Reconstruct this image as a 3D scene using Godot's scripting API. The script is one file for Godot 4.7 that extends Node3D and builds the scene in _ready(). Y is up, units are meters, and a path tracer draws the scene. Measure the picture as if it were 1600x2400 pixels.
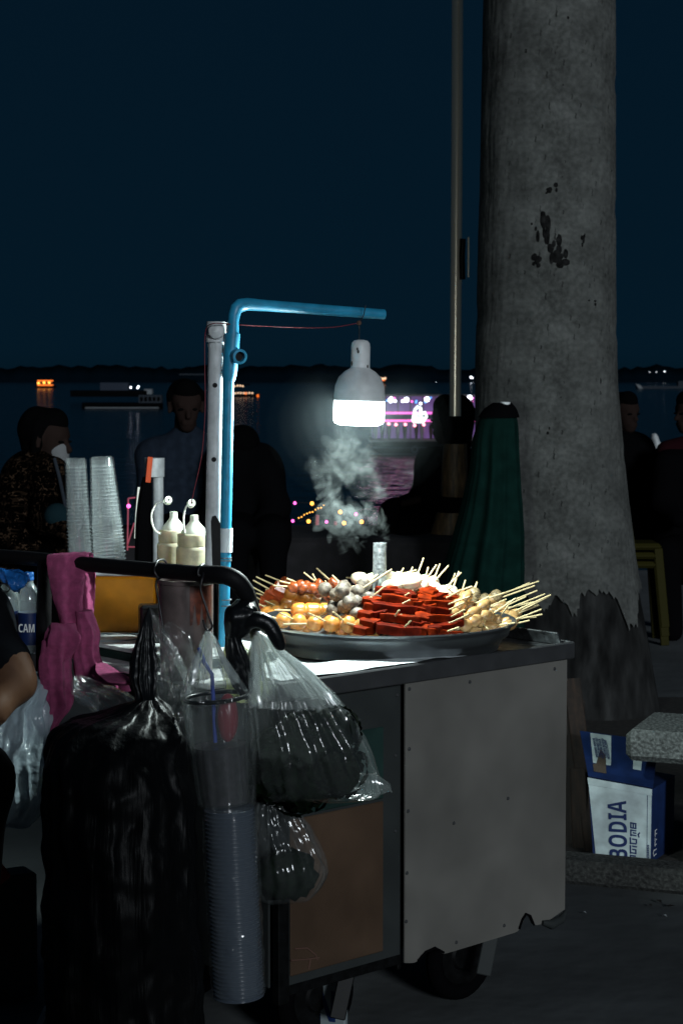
extends Node3D

# ------------------------------------------------------------------ camera numbers
const FPX := 4500.0          # focal length in pixels of a 1600 x 2400 picture
const HORIZON := 870.0
const EYE := 1.5
var pitch := atan((1200.0 - HORIZON) / FPX)
var M := {}
var TX := {}
var rng := RandomNumberGenerator.new()
var cart: Node3D
var cart_at := Transform3D()


# ------------------------------------------------------------------ mesh builder
class MB:
	var v := PackedVector3Array()
	var uv := PackedVector2Array()
	var idx := PackedInt32Array()
	var col := PackedColorArray()

	func add(p: Vector3, t := Vector2.ZERO) -> int:
		v.append(p)
		uv.append(t)
		return v.size() - 1

	func tri(a: Vector3, b: Vector3, c: Vector3) -> void:
		var n := v.size()
		add(a)
		add(b)
		add(c)
		idx.append_array(PackedInt32Array([n, n + 1, n + 2]))

	func quad(a: Vector3, b: Vector3, c: Vector3, d: Vector3) -> void:
		var n := v.size()
		add(a, Vector2(0, 0))
		add(b, Vector2(1, 0))
		add(c, Vector2(1, 1))
		add(d, Vector2(0, 1))
		idx.append_array(PackedInt32Array([n, n + 1, n + 2, n, n + 2, n + 3]))

	func grid(rows: Array, closed: bool) -> void:
		var base := v.size()
		var w: int = rows[0].size()
		var h := rows.size()
		for i in h:
			var r: PackedVector3Array = rows[i]
			for j in w:
				add(r[j], Vector2(float(j) / w, float(i) / maxi(1, h - 1)))
		for i in h - 1:
			for j in (w if closed else w - 1):
				var a := base + i * w + j
				var b := base + i * w + (j + 1) % w
				var c := base + (i + 1) * w + (j + 1) % w
				var d := base + (i + 1) * w + j
				idx.append_array(PackedInt32Array([a, b, c, a, c, d]))

	func fan(ring: PackedVector3Array, flip: bool) -> void:
		var c := Vector3.ZERO
		for p in ring:
			c += p
		c /= ring.size()
		var n := v.size()
		add(c)
		for p in ring:
			add(p)
		var k := ring.size()
		for j in k:
			if flip:
				idx.append_array(PackedInt32Array([n, n + 1 + (j + 1) % k, n + 1 + j]))
			else:
				idx.append_array(PackedInt32Array([n, n + 1 + j, n + 1 + (j + 1) % k]))

	func tube(pts: Array, radius, sides := 8, caps := true) -> void:
		var rows := []
		var up := Vector3.UP
		for i in pts.size():
			var p: Vector3 = pts[i]
			var a: Vector3 = pts[maxi(i - 1, 0)]
			var b: Vector3 = pts[mini(i + 1, pts.size() - 1)]
			var t := (b - a).normalized()
			if i == 0:
				up = Vector3.UP if absf(t.y) < 0.9 else Vector3.RIGHT
			up = (up - t * up.dot(t)).normalized()
			var side := t.cross(up)
			var r: float = radius[i] if radius is Array else radius
			var ring := PackedVector3Array()
			for j in sides:
				var th := TAU * j / sides
				ring.append(p + (up * cos(th) + side * sin(th)) * r)
			rows.append(ring)
		grid(rows, true)
		if caps:
			fan(rows[0], true)
			fan(rows[rows.size() - 1], false)

	# profile of (radius, height) turned round y; a sharp corner gets doubled
	func lathe(prof: Array, sides := 24, at := Transform3D(), sharp := 35.0) -> void:
		var run := []
		for i in prof.size():
			run.append(prof[i])
			var last := i == prof.size() - 1
			var cut := false
			if i > 0 and not last:
				var d0: Vector2 = (prof[i] - prof[i - 1]).normalized()
				var d1: Vector2 = (prof[i + 1] - prof[i]).normalized()
				cut = absf(rad_to_deg(d0.angle_to(d1))) > sharp
			if last or cut:
				if run.size() > 1:
					var rows := []
					for q in run:
						var ring := PackedVector3Array()
						for j in sides:
							var th := TAU * j / sides
							ring.append(at * Vector3(q.x * cos(th), q.y, q.x * sin(th)))
						rows.append(ring)
					grid(rows, true)
				run = [prof[i]]

	func box(at: Transform3D, size: Vector3, bevel := 0.003) -> void:
		var h := size * 0.5
		var b: float = minf(bevel, minf(h.x, minf(h.y, h.z)) * 0.9)
		var c := {}
		for sx in [-1, 1]:
			for sy in [-1, 1]:
				for sz in [-1, 1]:
					var k := Vector3(sx * h.x, sy * h.y, sz * h.z)
					c[[sx, sy, sz]] = [at * (k - Vector3(0, sy * b, sz * b)), at * (k - Vector3(sx * b, 0, sz * b)), at * (k - Vector3(sx * b, sy * b, 0))]
		for s in [-1, 1]:
			face(c[[s, -1, -1]][0], c[[s, -1, 1]][0], c[[s, 1, 1]][0], c[[s, 1, -1]][0], s > 0)
			face(c[[-1, s, -1]][1], c[[1, s, -1]][1], c[[1, s, 1]][1], c[[-1, s, 1]][1], s > 0)
			face(c[[-1, -1, s]][2], c[[-1, 1, s]][2], c[[1, 1, s]][2], c[[1, -1, s]][2], s > 0)
			for r in [-1, 1]:
				face(c[[s, r, -1]][0], c[[s, r, 1]][0], c[[s, r, 1]][1], c[[s, r, -1]][1], s * r < 0)
				face(c[[s, -1, r]][0], c[[s, 1, r]][0], c[[s, 1, r]][2], c[[s, -1, r]][2], s * r > 0)
				face(c[[-1, s, r]][1], c[[1, s, r]][1], c[[1, s, r]][2], c[[-1, s, r]][2], s * r < 0)
				for q in [-1, 1]:
					var t: Array = c[[s, r, q]]
					if s * r * q > 0:
						tri(t[0], t[2], t[1])
					else:
						tri(t[0], t[1], t[2])

	func face(a: Vector3, b: Vector3, c: Vector3, d: Vector3, keep: bool) -> void:
		if keep:
			quad(a, b, c, d)
		else:
			quad(a, d, c, b)

	func ball(c: Vector3, r: Vector3, turn := Basis(), nu := 14, nv := 10, noise: FastNoiseLite = null, amp := 0.0) -> void:
		var rows := []
		for i in nv + 1:
			var ph := PI * i / nv
			var ring := PackedVector3Array()
			for j in nu:
				var th := TAU * j / nu
				var d := Vector3(sin(ph) * cos(th), cos(ph), sin(ph) * sin(th))
				var k := 1.0
				if noise:
					k += amp * noise.get_noise_3dv(d * 10.0 + c * 100.0)
				ring.append(c + turn * (d * r * k))
			rows.append(ring)
		grid(rows, true)

	# flat outline in the xy plane of at, thick along its z
	func prism(outline: PackedVector2Array, depth: float, at := Transform3D()) -> void:
		var t := Geometry2D.triangulate_polygon(outline)
		for i in range(0, t.size(), 3):
			var a := outline[t[i]]
			var b := outline[t[i + 1]]
			var c := outline[t[i + 2]]
			tri(at * Vector3(a.x, a.y, depth), at * Vector3(c.x, c.y, depth), at * Vector3(b.x, b.y, depth))
			tri(at * Vector3(a.x, a.y, 0), at * Vector3(b.x, b.y, 0), at * Vector3(c.x, c.y, 0))
		for i in outline.size():
			var a := outline[i]
			var b := outline[(i + 1) % outline.size()]
			quad(at * Vector3(a.x, a.y, 0), at * Vector3(a.x, a.y, depth), at * Vector3(b.x, b.y, depth), at * Vector3(b.x, b.y, 0))

	# cross-sections along a spine, each {c, x, z, a, b, amp, n, ph}
	func loft(levels: Array, sides: int, noise: FastNoiseLite = null, wob := 0.0, caps := false, freq := 1.0) -> void:
		var rows := []
		for l in levels:
			var ring := PackedVector3Array()
			for j in sides:
				var th := TAU * j / sides
				var w1: float = 1.0 - 2.0 * absf(sin(l.n * 0.5 * th + l.ph))
				var w2: float = 1.0 - 2.0 * absf(sin(roundf(l.n * 0.85) * th + l.ph * 2.3 + 1.0))
				var k: float = 1.0 + l.amp * (w1 * 0.55 + w2 * 0.45)
				var p: Vector3 = l.c + l.x * (l.a * cos(th) * k) + l.z * (l.b * sin(th) * k)
				if noise:
					var q := p * freq
					p += Vector3(noise.get_noise_3dv(q), noise.get_noise_3dv(q + Vector3(31, 7, 3)) * 0.6, noise.get_noise_3dv(q + Vector3(5, 47, 11))) * wob
				ring.append(p)
			rows.append(ring)
		grid(rows, true)
		if caps:
			fan(rows[0], true)
			fan(rows[rows.size() - 1], false)

	func mesh(material: Material, inv := Transform3D()) -> ArrayMesh:
		var p := PackedVector3Array()
		p.resize(v.size())
		for i in v.size():
			p[i] = inv * v[i]
		var n := PackedVector3Array()
		n.resize(v.size())
		for i in range(0, idx.size(), 3):
			var a := idx[i]
			var b := idx[i + 1]
			var c := idx[i + 2]
			var k := (p[c] - p[a]).cross(p[b] - p[a])
			n[a] += k
			n[b] += k
			n[c] += k
		for i in n.size():
			n[i] = n[i].normalized() if n[i].length_squared() > 1e-30 else Vector3.UP
		var arr := []
		arr.resize(Mesh.ARRAY_MAX)
		arr[Mesh.ARRAY_VERTEX] = p
		arr[Mesh.ARRAY_NORMAL] = n
		arr[Mesh.ARRAY_TEX_UV] = uv
		if col.size() == v.size():
			arr[Mesh.ARRAY_COLOR] = col
		arr[Mesh.ARRAY_INDEX] = idx
		var m := ArrayMesh.new()
		m.add_surface_from_arrays(Mesh.PRIMITIVE_TRIANGLES, arr)
		m.surface_set_material(0, material)
		return m


# ------------------------------------------------------------------ placing
# the point whose picture is (px, py) at the distance d in front of the camera
func W(px: float, py: float, d: float) -> Vector3:
	var a := (px - 800.0) / FPX
	var b := (1200.0 - py) / FPX
	var s := d / (b * sin(pitch) + cos(pitch))
	return Vector3(a * s, EYE + (b * cos(pitch) - sin(pitch)) * s, -d)


func PX(n: float, d: float) -> float:
	return n * d / FPX


func where(n: Node) -> Transform3D:
	var t := Transform3D()
	while n != self and n != null:
		if n is Node3D:
			t = n.transform * t
		n = n.get_parent()
	return t


func thing(called: String, label: String, category: String, at := Transform3D(), group := "") -> Node3D:
	var o := Node3D.new()
	o.name = called
	add_child(o, true)
	rename_repeat(o, called)
	o.transform = at
	tag(o, label, category, group)
	return o


var used := {}


func rename_repeat(o: Node, called: String) -> void:
	var n: int = used.get(called, 0)
	used[called] = n + 1
	o.name = called if n == 0 else "%s_%03d" % [called, n]


func tag(o: Node, label: String, category: String, group := "") -> void:
	o.set_meta("label", label)
	o.set_meta("category", category)
	if group != "":
		o.set_meta("group", group)


func part(parent: Node, called: String, mb: MB, m: Material) -> MeshInstance3D:
	var o := MeshInstance3D.new()
	o.name = called
	o.mesh = mb.mesh(m, where(parent).affine_inverse() if parent != self else Transform3D())
	parent.add_child(o, true)
	if parent == self:
		rename_repeat(o, called)
	else:
		child_name(o, called, parent)
	return o


func child_name(o: Node, called: String, parent: Node) -> void:
	var key := "%d/%s" % [parent.get_instance_id(), called]
	var n: int = used.get(key, 0)
	used[key] = n + 1
	o.name = called if n == 0 else "%s_%03d" % [called, n]


func inst(parent: Node, called: String, mesh: Mesh, at: Transform3D) -> MeshInstance3D:
	var o := MeshInstance3D.new()
	o.name = called
	o.mesh = mesh
	o.transform = at
	parent.add_child(o, true)
	if parent == self:
		rename_repeat(o, called)
	else:
		child_name(o, called, parent)
	return o


func struct(called: String, mb: MB, m: Material) -> MeshInstance3D:
	var o := part(self, called, mb, m)
	o.set_meta("kind", "structure")
	return o


func solo(called: String, mb: MB, m: Material, label: String, category: String, group := "") -> MeshInstance3D:
	var o := part(self, called, mb, m)
	tag(o, label, category, group)
	return o


func dup(root: Node3D, called: String, at: Transform3D, label: String) -> Node3D:
	var r: Node3D = root.duplicate()
	add_child(r)
	rename_repeat(r, called)
	r.transform = at
	r.set_meta("label", label)
	return r


func frame(at: Vector3, y: Vector3, hint := Vector3(0, 0, 1)) -> Transform3D:
	y = y.normalized()
	if absf(y.dot(hint)) > 0.95:
		hint = Vector3(1, 0, 0)
	var x := y.cross(hint).normalized()
	return Transform3D(Basis(x, y, x.cross(y)), at)


func turned(at: Vector3, yaw := 0.0, tilt := 0.0, roll := 0.0) -> Transform3D:
	return Transform3D(Basis.from_euler(Vector3(deg_to_rad(tilt), deg_to_rad(yaw), deg_to_rad(roll))), at)


# Catmull-Rom through rows of numbers
func smooth(keys: Array, n: int) -> Array:
	var out := []
	var m := keys.size()
	for i in n:
		var t := float(i) / (n - 1) * (m - 1)
		var k := mini(int(t), m - 2)
		var f := t - k
		var a: Array = keys[maxi(k - 1, 0)]
		var b: Array = keys[k]
		var c: Array = keys[k + 1]
		var d: Array = keys[mini(k + 2, m - 1)]
		var row := []
		for q in b.size():
			var lin: float = lerpf(b[q], c[q], f)
			var cr: float = 0.5 * (2.0 * b[q] + (c[q] - a[q]) * f + (2.0 * a[q] - 5.0 * b[q] + 4.0 * c[q] - d[q]) * f * f + (3.0 * b[q] - a[q] - 3.0 * c[q] + d[q]) * f * f * f)
			row.append(lerpf(lin, cr, 0.9))
		out.append(row)
	return out


func curve3(pts: Array, n: int) -> Array:
	var k := []
	for p in pts:
		k.append([p.x, p.y, p.z])
	var out := []
	for r in smooth(k, n):
		out.append(Vector3(r[0], r[1], r[2]))
	return out


# a hanging bag or cloth: keys of [px, py, d, half width in px, half depth in m, pleat]
func bag(mb: MB, keys: Array, rows: int, sides: int, pleats: float, noise: FastNoiseLite, wob: float, caps := false, freq := 1.0, yaw := 0.0) -> void:
	var x := Vector3.RIGHT.rotated(Vector3.UP, yaw)
	var z := Vector3.BACK.rotated(Vector3.UP, yaw)
	var lv := []
	var i := 0
	for r in smooth(keys, rows):
		lv.append({"c": W(r[0], r[1], r[2]), "x": x, "z": z, "a": maxf(PX(r[3], r[2]), 0.001), "b": maxf(r[4], 0.001), "amp": r[5], "n": pleats, "ph": 0.5 * sin(i * 0.9 / rows * 3.0)})
		i += 1
	mb.loft(lv, sides, noise, wob, caps, freq)


# ------------------------------------------------------------------ figures: smooth union of tapered capsules, meshed as surface nets
func nets(mb: MB, bones: Array, cell: float, k: float) -> void:
	var lo := Vector3(1e9, 1e9, 1e9)
	var hi := -lo
	for b in bones:
		for e in 2:
			var r: float = b[2 + e] + k + cell * 2.0
			lo = lo.min(b[e] - Vector3(r, r, r))
			hi = hi.max(b[e] + Vector3(r, r, r))
	var nx := int((hi.x - lo.x) / cell) + 2
	var ny := int((hi.y - lo.y) / cell) + 2
	var nz := int((hi.z - lo.z) / cell) + 2
	var f := PackedFloat32Array()
	f.resize(nx * ny * nz)
	f.fill(1.0)
	for b in bones:
		var a: Vector3 = b[0]
		var c: Vector3 = b[1]
		var ra: float = b[2]
		var rb: float = b[3]
		var ba := c - a
		var bb := maxf(ba.length_squared(), 1e-9)
		var m := maxf(ra, rb) + k + cell * 2.0
		var l := (a.min(c) - Vector3(m, m, m) - lo) / cell
		var h := (a.max(c) + Vector3(m, m, m) - lo) / cell
		for z in range(maxi(int(l.z), 0), mini(int(h.z) + 1, nz)):
			for y in range(maxi(int(l.y), 0), mini(int(h.y) + 1, ny)):
				var at := (z * ny + y) * nx
				for x in range(maxi(int(l.x), 0), mini(int(h.x) + 1, nx)):
					var p := lo + Vector3(x, y, z) * cell - a
					var t := clampf(p.dot(ba) / bb, 0.0, 1.0)
					var d := (p - ba * t).length() - lerpf(ra, rb, t)
					var g := f[at + x]
					var q := maxf(k - absf(d - g), 0.0) / k
					f[at + x] = minf(d, g) - q * q * k * 0.25
	var map := PackedInt32Array()
	map.resize(nx * ny * nz)
	map.fill(-1)
	var step := [0, 1, nx, nx + 1, nx * ny, nx * ny + 1, nx * ny + nx, nx * ny + nx + 1]
	var corner := [Vector3(0, 0, 0), Vector3(1, 0, 0), Vector3(0, 1, 0), Vector3(1, 1, 0), Vector3(0, 0, 1), Vector3(1, 0, 1), Vector3(0, 1, 1), Vector3(1, 1, 1)]
	var edges := [[0, 1], [2, 3], [4, 5], [6, 7], [0, 2], [1, 3], [4, 6], [5, 7], [0, 4], [1, 5], [2, 6], [3, 7]]
	for z in nz - 1:
		for y in ny - 1:
			for x in nx - 1:
				var at := (z * ny + y) * nx + x
				var s0 := f[at] < 0.0
				var mixed := false
				for q in range(1, 8):
					if (f[at + step[q]] < 0.0) != s0:
						mixed = true
						break
				if not mixed:
					continue
				var sum := Vector3.ZERO
				var cnt := 0
				for e in edges:
					var d0 := f[at + step[e[0]]]
					var d1 := f[at + step[e[1]]]
					if (d0 < 0.0) != (d1 < 0.0):
						sum += corner[e[0]].lerp(corner[e[1]], d0 / (d0 - d1))
						cnt += 1
				map[at] = mb.add(lo + (Vector3(x, y, z) + sum / cnt) * cell)
	var sx := 1
	var sy := nx
	var sz := nx * ny
	for z in range(1, nz - 1):
		for y in range(1, ny - 1):
			for x in range(1, nx - 1):
				var at := (z * ny + y) * nx + x
				var s := f[at] < 0.0
				for axis in 3:
					var st: int = [sx, sy, sz][axis]
					if s == (f[at + st] < 0.0):
						continue
					var u: int = [sy, sz, sx][axis]
					var w: int = [sz, sx, sy][axis]
					var a := map[at]
					var b := map[at - u]
					var c := map[at - u - w]
					var d := map[at - w]
					if a < 0 or b < 0 or c < 0 or d < 0:
						continue
					if s:
						mb.idx.append_array(PackedInt32Array([a, c, b, a, d, c]))
					else:
						mb.idx.append_array(PackedInt32Array([a, b, c, a, c, d]))


# ------------------------------------------------------------------ materials (linear base colours)
func mat(called: String, c: Color, rough := 0.6, metal := 0.0, o := {}) -> StandardMaterial3D:
	var m := StandardMaterial3D.new()
	m.resource_name = called
	var s := c.linear_to_srgb()
	s.a = o.get("alpha", 1.0)
	m.albedo_color = s
	m.roughness = rough
	m.metallic = metal
	if o.has("alpha"):
		m.transparency = BaseMaterial3D.TRANSPARENCY_ALPHA
		m.cull_mode = BaseMaterial3D.CULL_DISABLED
	if o.has("tex"):
		m.albedo_texture = TX[o.tex]
		m.uv1_triplanar = true
		m.uv1_world_triplanar = o.get("world", false)
		var k: float = o.get("scale", 1.0)
		m.uv1_scale = Vector3(k, k, k)
		if o.has("stretch"):
			m.uv1_scale = o.stretch
	if o.has("bump"):
		m.heightmap_enabled = true
		m.heightmap_texture = TX[o.bump]
		m.heightmap_scale = o.get("bump_cm", 0.2)
		m.uv1_triplanar = true
		m.uv1_world_triplanar = o.get("world", false)
		var k: float = o.get("scale", 1.0)
		m.uv1_scale = Vector3(k, k, k)
		if o.has("stretch"):
			m.uv1_scale = o.stretch
	if o.has("glow"):
		m.emission_enabled = true
		m.emission = (o.glow as Color).linear_to_srgb()
		m.emission_energy_multiplier = o.get("power", 1.0)
	if o.has("coat"):
		m.clearcoat_enabled = true
		m.clearcoat = o.coat
		m.clearcoat_roughness = o.get("coat_rough", 0.15)
	if o.has("rim"):
		m.rim_enabled = true
		m.rim = o.rim
	if o.has("sss"):
		m.subsurf_scatter_enabled = true
		m.subsurf_scatter_strength = o.sss
	if o.has("back"):
		m.backlight_enabled = true
		m.backlight = (o.back as Color).linear_to_srgb()
	if o.has("spec"):
		m.metallic_specular = o.spec
	M[called] = m
	return m


func noise(seed_: int, freq: float, oct := 4, kind := FastNoiseLite.TYPE_SIMPLEX_SMOOTH) -> FastNoiseLite:
	var n := FastNoiseLite.new()
	n.seed = seed_
	n.frequency = freq
	n.fractal_octaves = oct
	n.noise_type = kind
	return n


# grey noise between lo and hi, bent by power
func noise_tex(called: String, n: FastNoiseLite, lo: float, hi: float, size := 256, power := 1.0) -> void:
	var im := n.get_seamless_image(size, size)
	im.convert(Image.FORMAT_RGB8)
	for y in size:
		for x in size:
			var k := pow(im.get_pixel(x, y).r, power)
			k = lerpf(lo, hi, k)
			im.set_pixel(x, y, Color(k, k, k))
	TX[called] = ImageTexture.create_from_image(im)


func make_textures() -> void:
	noise_tex("soft", noise(1, 0.012, 5), 0.72, 1.0)
	noise_tex("blotch", noise(2, 0.02, 5), 0.35, 1.0)
	noise_tex("smudge", noise(9, 0.007, 4), 0.8, 1.0)
	noise_tex("grain", noise(3, 0.12, 3), 0.7, 1.0)
	noise_tex("stone", noise(4, 0.06, 5), 0.25, 1.0)
	noise_tex("pits", noise(5, 0.09, 2, FastNoiseLite.TYPE_PERLIN), 0.0, 1.0, 256, 0.5)
	noise_tex("ripple", noise(6, 0.02, 4), 0.0, 1.0)
	noise_tex("weave", noise(7, 0.3, 2), 0.2, 1.0)
	noise_tex("crumple", noise(8, 0.025, 3), 0.0, 1.0)
	# bark: blotches and short dark scars
	var size := 512
	var im := Image.create(size, size, false, Image.FORMAT_RGB8)
	var a := noise(11, 0.008, 5)
	var b := noise(12, 0.06, 4)
	var soft := a.get_seamless_image(size, size)
	var fine := b.get_seamless_image(size, size)
	for y in size:
		for x in size:
			var k := 0.5 + 0.35 * soft.get_pixel(x, y).r + 0.3 * fine.get_pixel(x, y).r
			im.set_pixel(x, y, Color(k * 0.98, k, k * 0.99))
	var r := RandomNumberGenerator.new()
	r.seed = 5
	for i in 150:
		var x0 := r.randi() % size
		var y0 := r.randi() % size
		var long := r.randi_range(2, 16)
		var wide := r.randi_range(1, 3)
		var dark := r.randf_range(0.25, 0.75)
		for q in long:
			for w in wide:
				var xx := (x0 + w + int(sin(q * 0.5) * 1.2)) % size
				var yy := (y0 + q) % size
				im.set_pixel(xx, yy, im.get_pixel(xx, yy) * dark)
	TX["bark"] = ImageTexture.create_from_image(im)
	# animal print: pale rings on black
	var cell := noise(21, 0.055, 1, FastNoiseLite.TYPE_CELLULAR)
	cell.cellular_return_type = FastNoiseLite.RETURN_DISTANCE2_SUB
	var warp := noise(22, 0.05, 2)
	im = Image.create(256, 256, false, Image.FORMAT_RGB8)
	for y in 256:
		for x in 256:
			var k := cell.get_noise_2d(x + warp.get_noise_2d(x, y) * 14.0, y + warp.get_noise_2d(y, x) * 14.0) * 0.5 + 0.5
			var on := smoothstep(0.2, 0.3, k) * (1.0 - smoothstep(0.42, 0.55, k))
			var e := lerpf(0.06, 0.85, clampf(on, 0, 1))
			im.set_pixel(x, y, Color(e, e * 0.86, e * 0.74))
	TX["leopard"] = ImageTexture.create_from_image(im)


func make_materials() -> void:
	# metal and paint
	mat("panel", Color(0.158, 0.152, 0.138), 0.7, 0.0, {"tex": "smudge", "scale": 1.3, "spec": 0.3, "bump": "smudge", "bump_cm": 1.2})
	mat("panel_dark", Color(0.035, 0.04, 0.04), 0.6, 0.0, {"tex": "smudge", "scale": 1.6, "spec": 0.25})
	mat("panel_orange", Color(0.085, 0.053, 0.034), 0.6, 0.0, {"tex": "smudge", "scale": 2.0, "spec": 0.25})
	mat("panel_green", Color(0.02, 0.045, 0.04), 0.5, 0.0, {"tex": "smudge", "scale": 3.0, "spec": 0.25})
	mat("iron", Color(0.005, 0.0055, 0.006), 0.5, 0.0, {"tex": "blotch", "scale": 6.0, "spec": 0.3})
	mat("black_paint", Color(0.006, 0.006, 0.007), 0.6, 0.0, {"bump": "stone", "bump_cm": 0.08, "scale": 12.0, "spec": 0.25})
	mat("steel", Color(0.5, 0.52, 0.53), 0.33, 1.0, {"bump": "grain", "bump_cm": 0.02, "scale": 4.0})
	mat("top_steel", Color(0.32, 0.34, 0.35), 0.42, 0.9, {"tex": "blotch", "scale": 5.0})
	mat("edge_steel", Color(0.06, 0.062, 0.065), 0.45, 0.3, {"tex": "smudge", "scale": 4.0})
	mat("tray_steel", Color(0.34, 0.36, 0.37), 0.3, 0.95, {"bump": "soft", "bump_cm": 0.05, "scale": 3.0})
	mat("warm_tinted_steel", Color(0.96, 0.80, 0.64), 0.28, 0.5)  # warm tan puts street lamp reflections into the base colour
	mat("zinc", Color(0.42, 0.45, 0.46), 0.55, 0.25, {"tex": "blotch", "scale": 14.0})
	mat("rust", Color(0.09, 0.045, 0.03), 0.9)
	mat("wire", Color(0.02, 0.02, 0.022), 0.35, 0.5)
	mat("rubber", Color(0.0025, 0.0025, 0.003), 0.95, 0.0, {"bump": "grain", "bump_cm": 0.1, "scale": 8.0, "spec": 0.08})
	# plastic
	mat("blue_pvc", Color(0.025, 0.33, 0.56), 0.42, 0.0, {"tex": "soft", "scale": 6.0})
	mat("white_pvc", Color(0.68, 0.72, 0.73), 0.45, 0.0, {"tex": "soft", "scale": 5.0})
	mat("white_tape", Color(0.6, 0.66, 0.68), 0.5, 0.0, {"bump": "weave", "bump_cm": 0.05, "scale": 9.0})
	mat("hole", Color(0.004, 0.004, 0.005), 0.9)
	mat("lamp_body", Color(0.72, 0.75, 0.75), 0.5, 0.0, {"tex": "smudge", "scale": 9.0})
	mat("lamp_dirt", Color(0.05, 0.045, 0.04), 0.9)
	mat("lamp_glow", Color(0.9, 0.95, 0.95), 0.4, 0.0, {"glow": Color(0.86, 0.98, 1.0), "power": 5.0})
	mat("red_wire", Color(0.16, 0.012, 0.02), 0.5)
	mat("cup", Color(0.72, 0.8, 0.8), 0.07, 0.0, {"alpha": 0.045})
	mat("cup_rim", Color(0.7, 0.8, 0.8), 0.08, 0.0, {"alpha": 0.26, "spec": 0.9})
	mat("sleeve", Color(0.8, 0.86, 0.86), 0.06, 0.0, {"alpha": 0.01})
	mat("bag_clear", Color(0.75, 0.84, 0.84), 0.14, 0.0, {"alpha": 0.025, "bump": "crumple", "bump_cm": 0.22, "scale": 4.0, "spec": 0.7})
	mat("bag_gathered", Color(0.75, 0.84, 0.82), 0.2, 0.0, {"alpha": 0.13, "spec": 0.9})
	mat("bag_milky", Color(0.6, 0.74, 0.82), 0.25, 0.0, {"alpha": 0.5, "bump": "crumple", "bump_cm": 0.6, "scale": 5.0})
	mat("bag_yellow", Color(0.55, 0.6, 0.22), 0.25, 0.0, {"alpha": 0.45})
	mat("bag_black", Color(0.003, 0.0035, 0.004), 0.42, 0.0, {"bump": "crumple", "bump_cm": 0.14, "stretch": Vector3(11, 0.9, 11), "spec": 0.24})
	mat("bag_black_small", Color(0.004, 0.005, 0.006), 0.36, 0.0, {"bump": "crumple", "bump_cm": 0.15, "scale": 6.0, "spec": 0.4})
	mat("drink", Color(0.05, 0.042, 0.055), 0.3, 0.0, {"tex": "blotch", "scale": 8.0})
	mat("drink_red", Color(0.22, 0.03, 0.045), 0.3)
	mat("straw_blue", Color(0.035, 0.07, 0.33), 0.4)
	mat("lid_black", Color(0.004, 0.004, 0.005), 0.3)
	mat("bottle", Color(0.80, 0.74, 0.55), 0.4, 0.0, {"tex": "soft", "scale": 9.0, "sss": 0.15, "back": Color(0.45, 0.42, 0.3)})
	mat("bottle_top", Color(0.8, 0.82, 0.74), 0.35, 0.0, {"back": Color(0.4, 0.42, 0.38)})
	mat("sauce", Color(0.30, 0.07, 0.035), 0.35, 0.0, {"tex": "blotch", "scale": 8.0})
	mat("tub", Color(0.16, 0.12, 0.115), 0.35, 0.0, {"tex": "soft", "scale": 6.0})
	mat("orange_box", Color(0.72, 0.28, 0.01), 0.4, 0.0, {"tex": "smudge", "scale": 5.0})
	mat("lid_clear", Color(0.6, 0.62, 0.6), 0.2, 0.0, {"alpha": 0.4})
	mat("white_board", Color(0.74, 0.77, 0.76), 0.5, 0.0, {"tex": "soft", "scale": 7.0})
	mat("paper", Color(0.72, 0.77, 0.78), 0.6, 0.0, {"tex": "soft", "scale": 5.0})
	mat("grey_plastic", Color(0.22, 0.26, 0.27), 0.3)
	mat("towel", Color(0.55, 0.095, 0.25), 1.0, 0.0, {"rim": 0.8, "tex": "soft", "bump": "weave", "bump_cm": 0.5, "scale": 14.0, "spec": 0.1})
	mat("pet", Color(0.6, 0.72, 0.74), 0.1, 0.0, {"alpha": 0.22})
	mat("label_blue", Color(0.008, 0.022, 0.09), 0.35)
	mat("film_blue", Color(0.012, 0.1, 0.34), 0.22, 0.0, {"bump": "crumple", "bump_cm": 0.6, "scale": 7.0})
	mat("print_white", Color(0.75, 0.78, 0.78), 0.6)
	mat("print_blue", Color(0.012, 0.03, 0.12), 0.6)
	mat("red_plastic", Color(0.3, 0.006, 0.005), 0.4)
	mat("orange_tape", Color(0.75, 0.09, 0.015), 0.5)
	# cardboard
	mat("card_white", Color(0.70, 0.84, 0.84), 0.75, 0.0, {"tex": "soft", "scale": 4.0})
	mat("card_blue", Color(0.007, 0.03, 0.13), 0.6, 0.0, {"tex": "soft", "scale": 4.0})
	mat("card_brown", Color(0.12, 0.09, 0.065), 0.9, 0.0, {"tex": "grain", "scale": 6.0})
	# stone, wood, ground
	mat("pavement", Color(0.085, 0.095, 0.098), 0.9, 0.0, {"tex": "soft", "scale": 0.5, "world": true, "bump": "stone", "bump_cm": 0.4})
	mat("soil", Color(0.03, 0.025, 0.02), 1.0, 0.0, {"tex": "stone", "scale": 2.0})
	mat("stone_bench", Color(0.34, 0.38, 0.36), 0.9, 0.0, {"tex": "stone", "scale": 5.0, "bump": "stone", "bump_cm": 0.4})
	mat("kerb_stone", Color(0.085, 0.09, 0.083), 0.9, 0.0, {"tex": "stone", "scale": 4.0, "bump": "stone", "bump_cm": 0.5})
	mat("parapet", Color(0.016, 0.014, 0.017), 0.9, 0.0, {"tex": "blotch", "scale": 1.5})
	mat("bark", Color(0.134, 0.133, 0.129), 0.98, 0.0, {"tex": "bark", "scale": 1.1, "bump": "stone", "bump_cm": 0.2, "spec": 0.15})
	mat("core", Color(0.052, 0.053, 0.053), 0.98, 0.0, {"tex": "blotch", "stretch": Vector3(2.5, 0.7, 2.5), "spec": 0.1})
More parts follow.
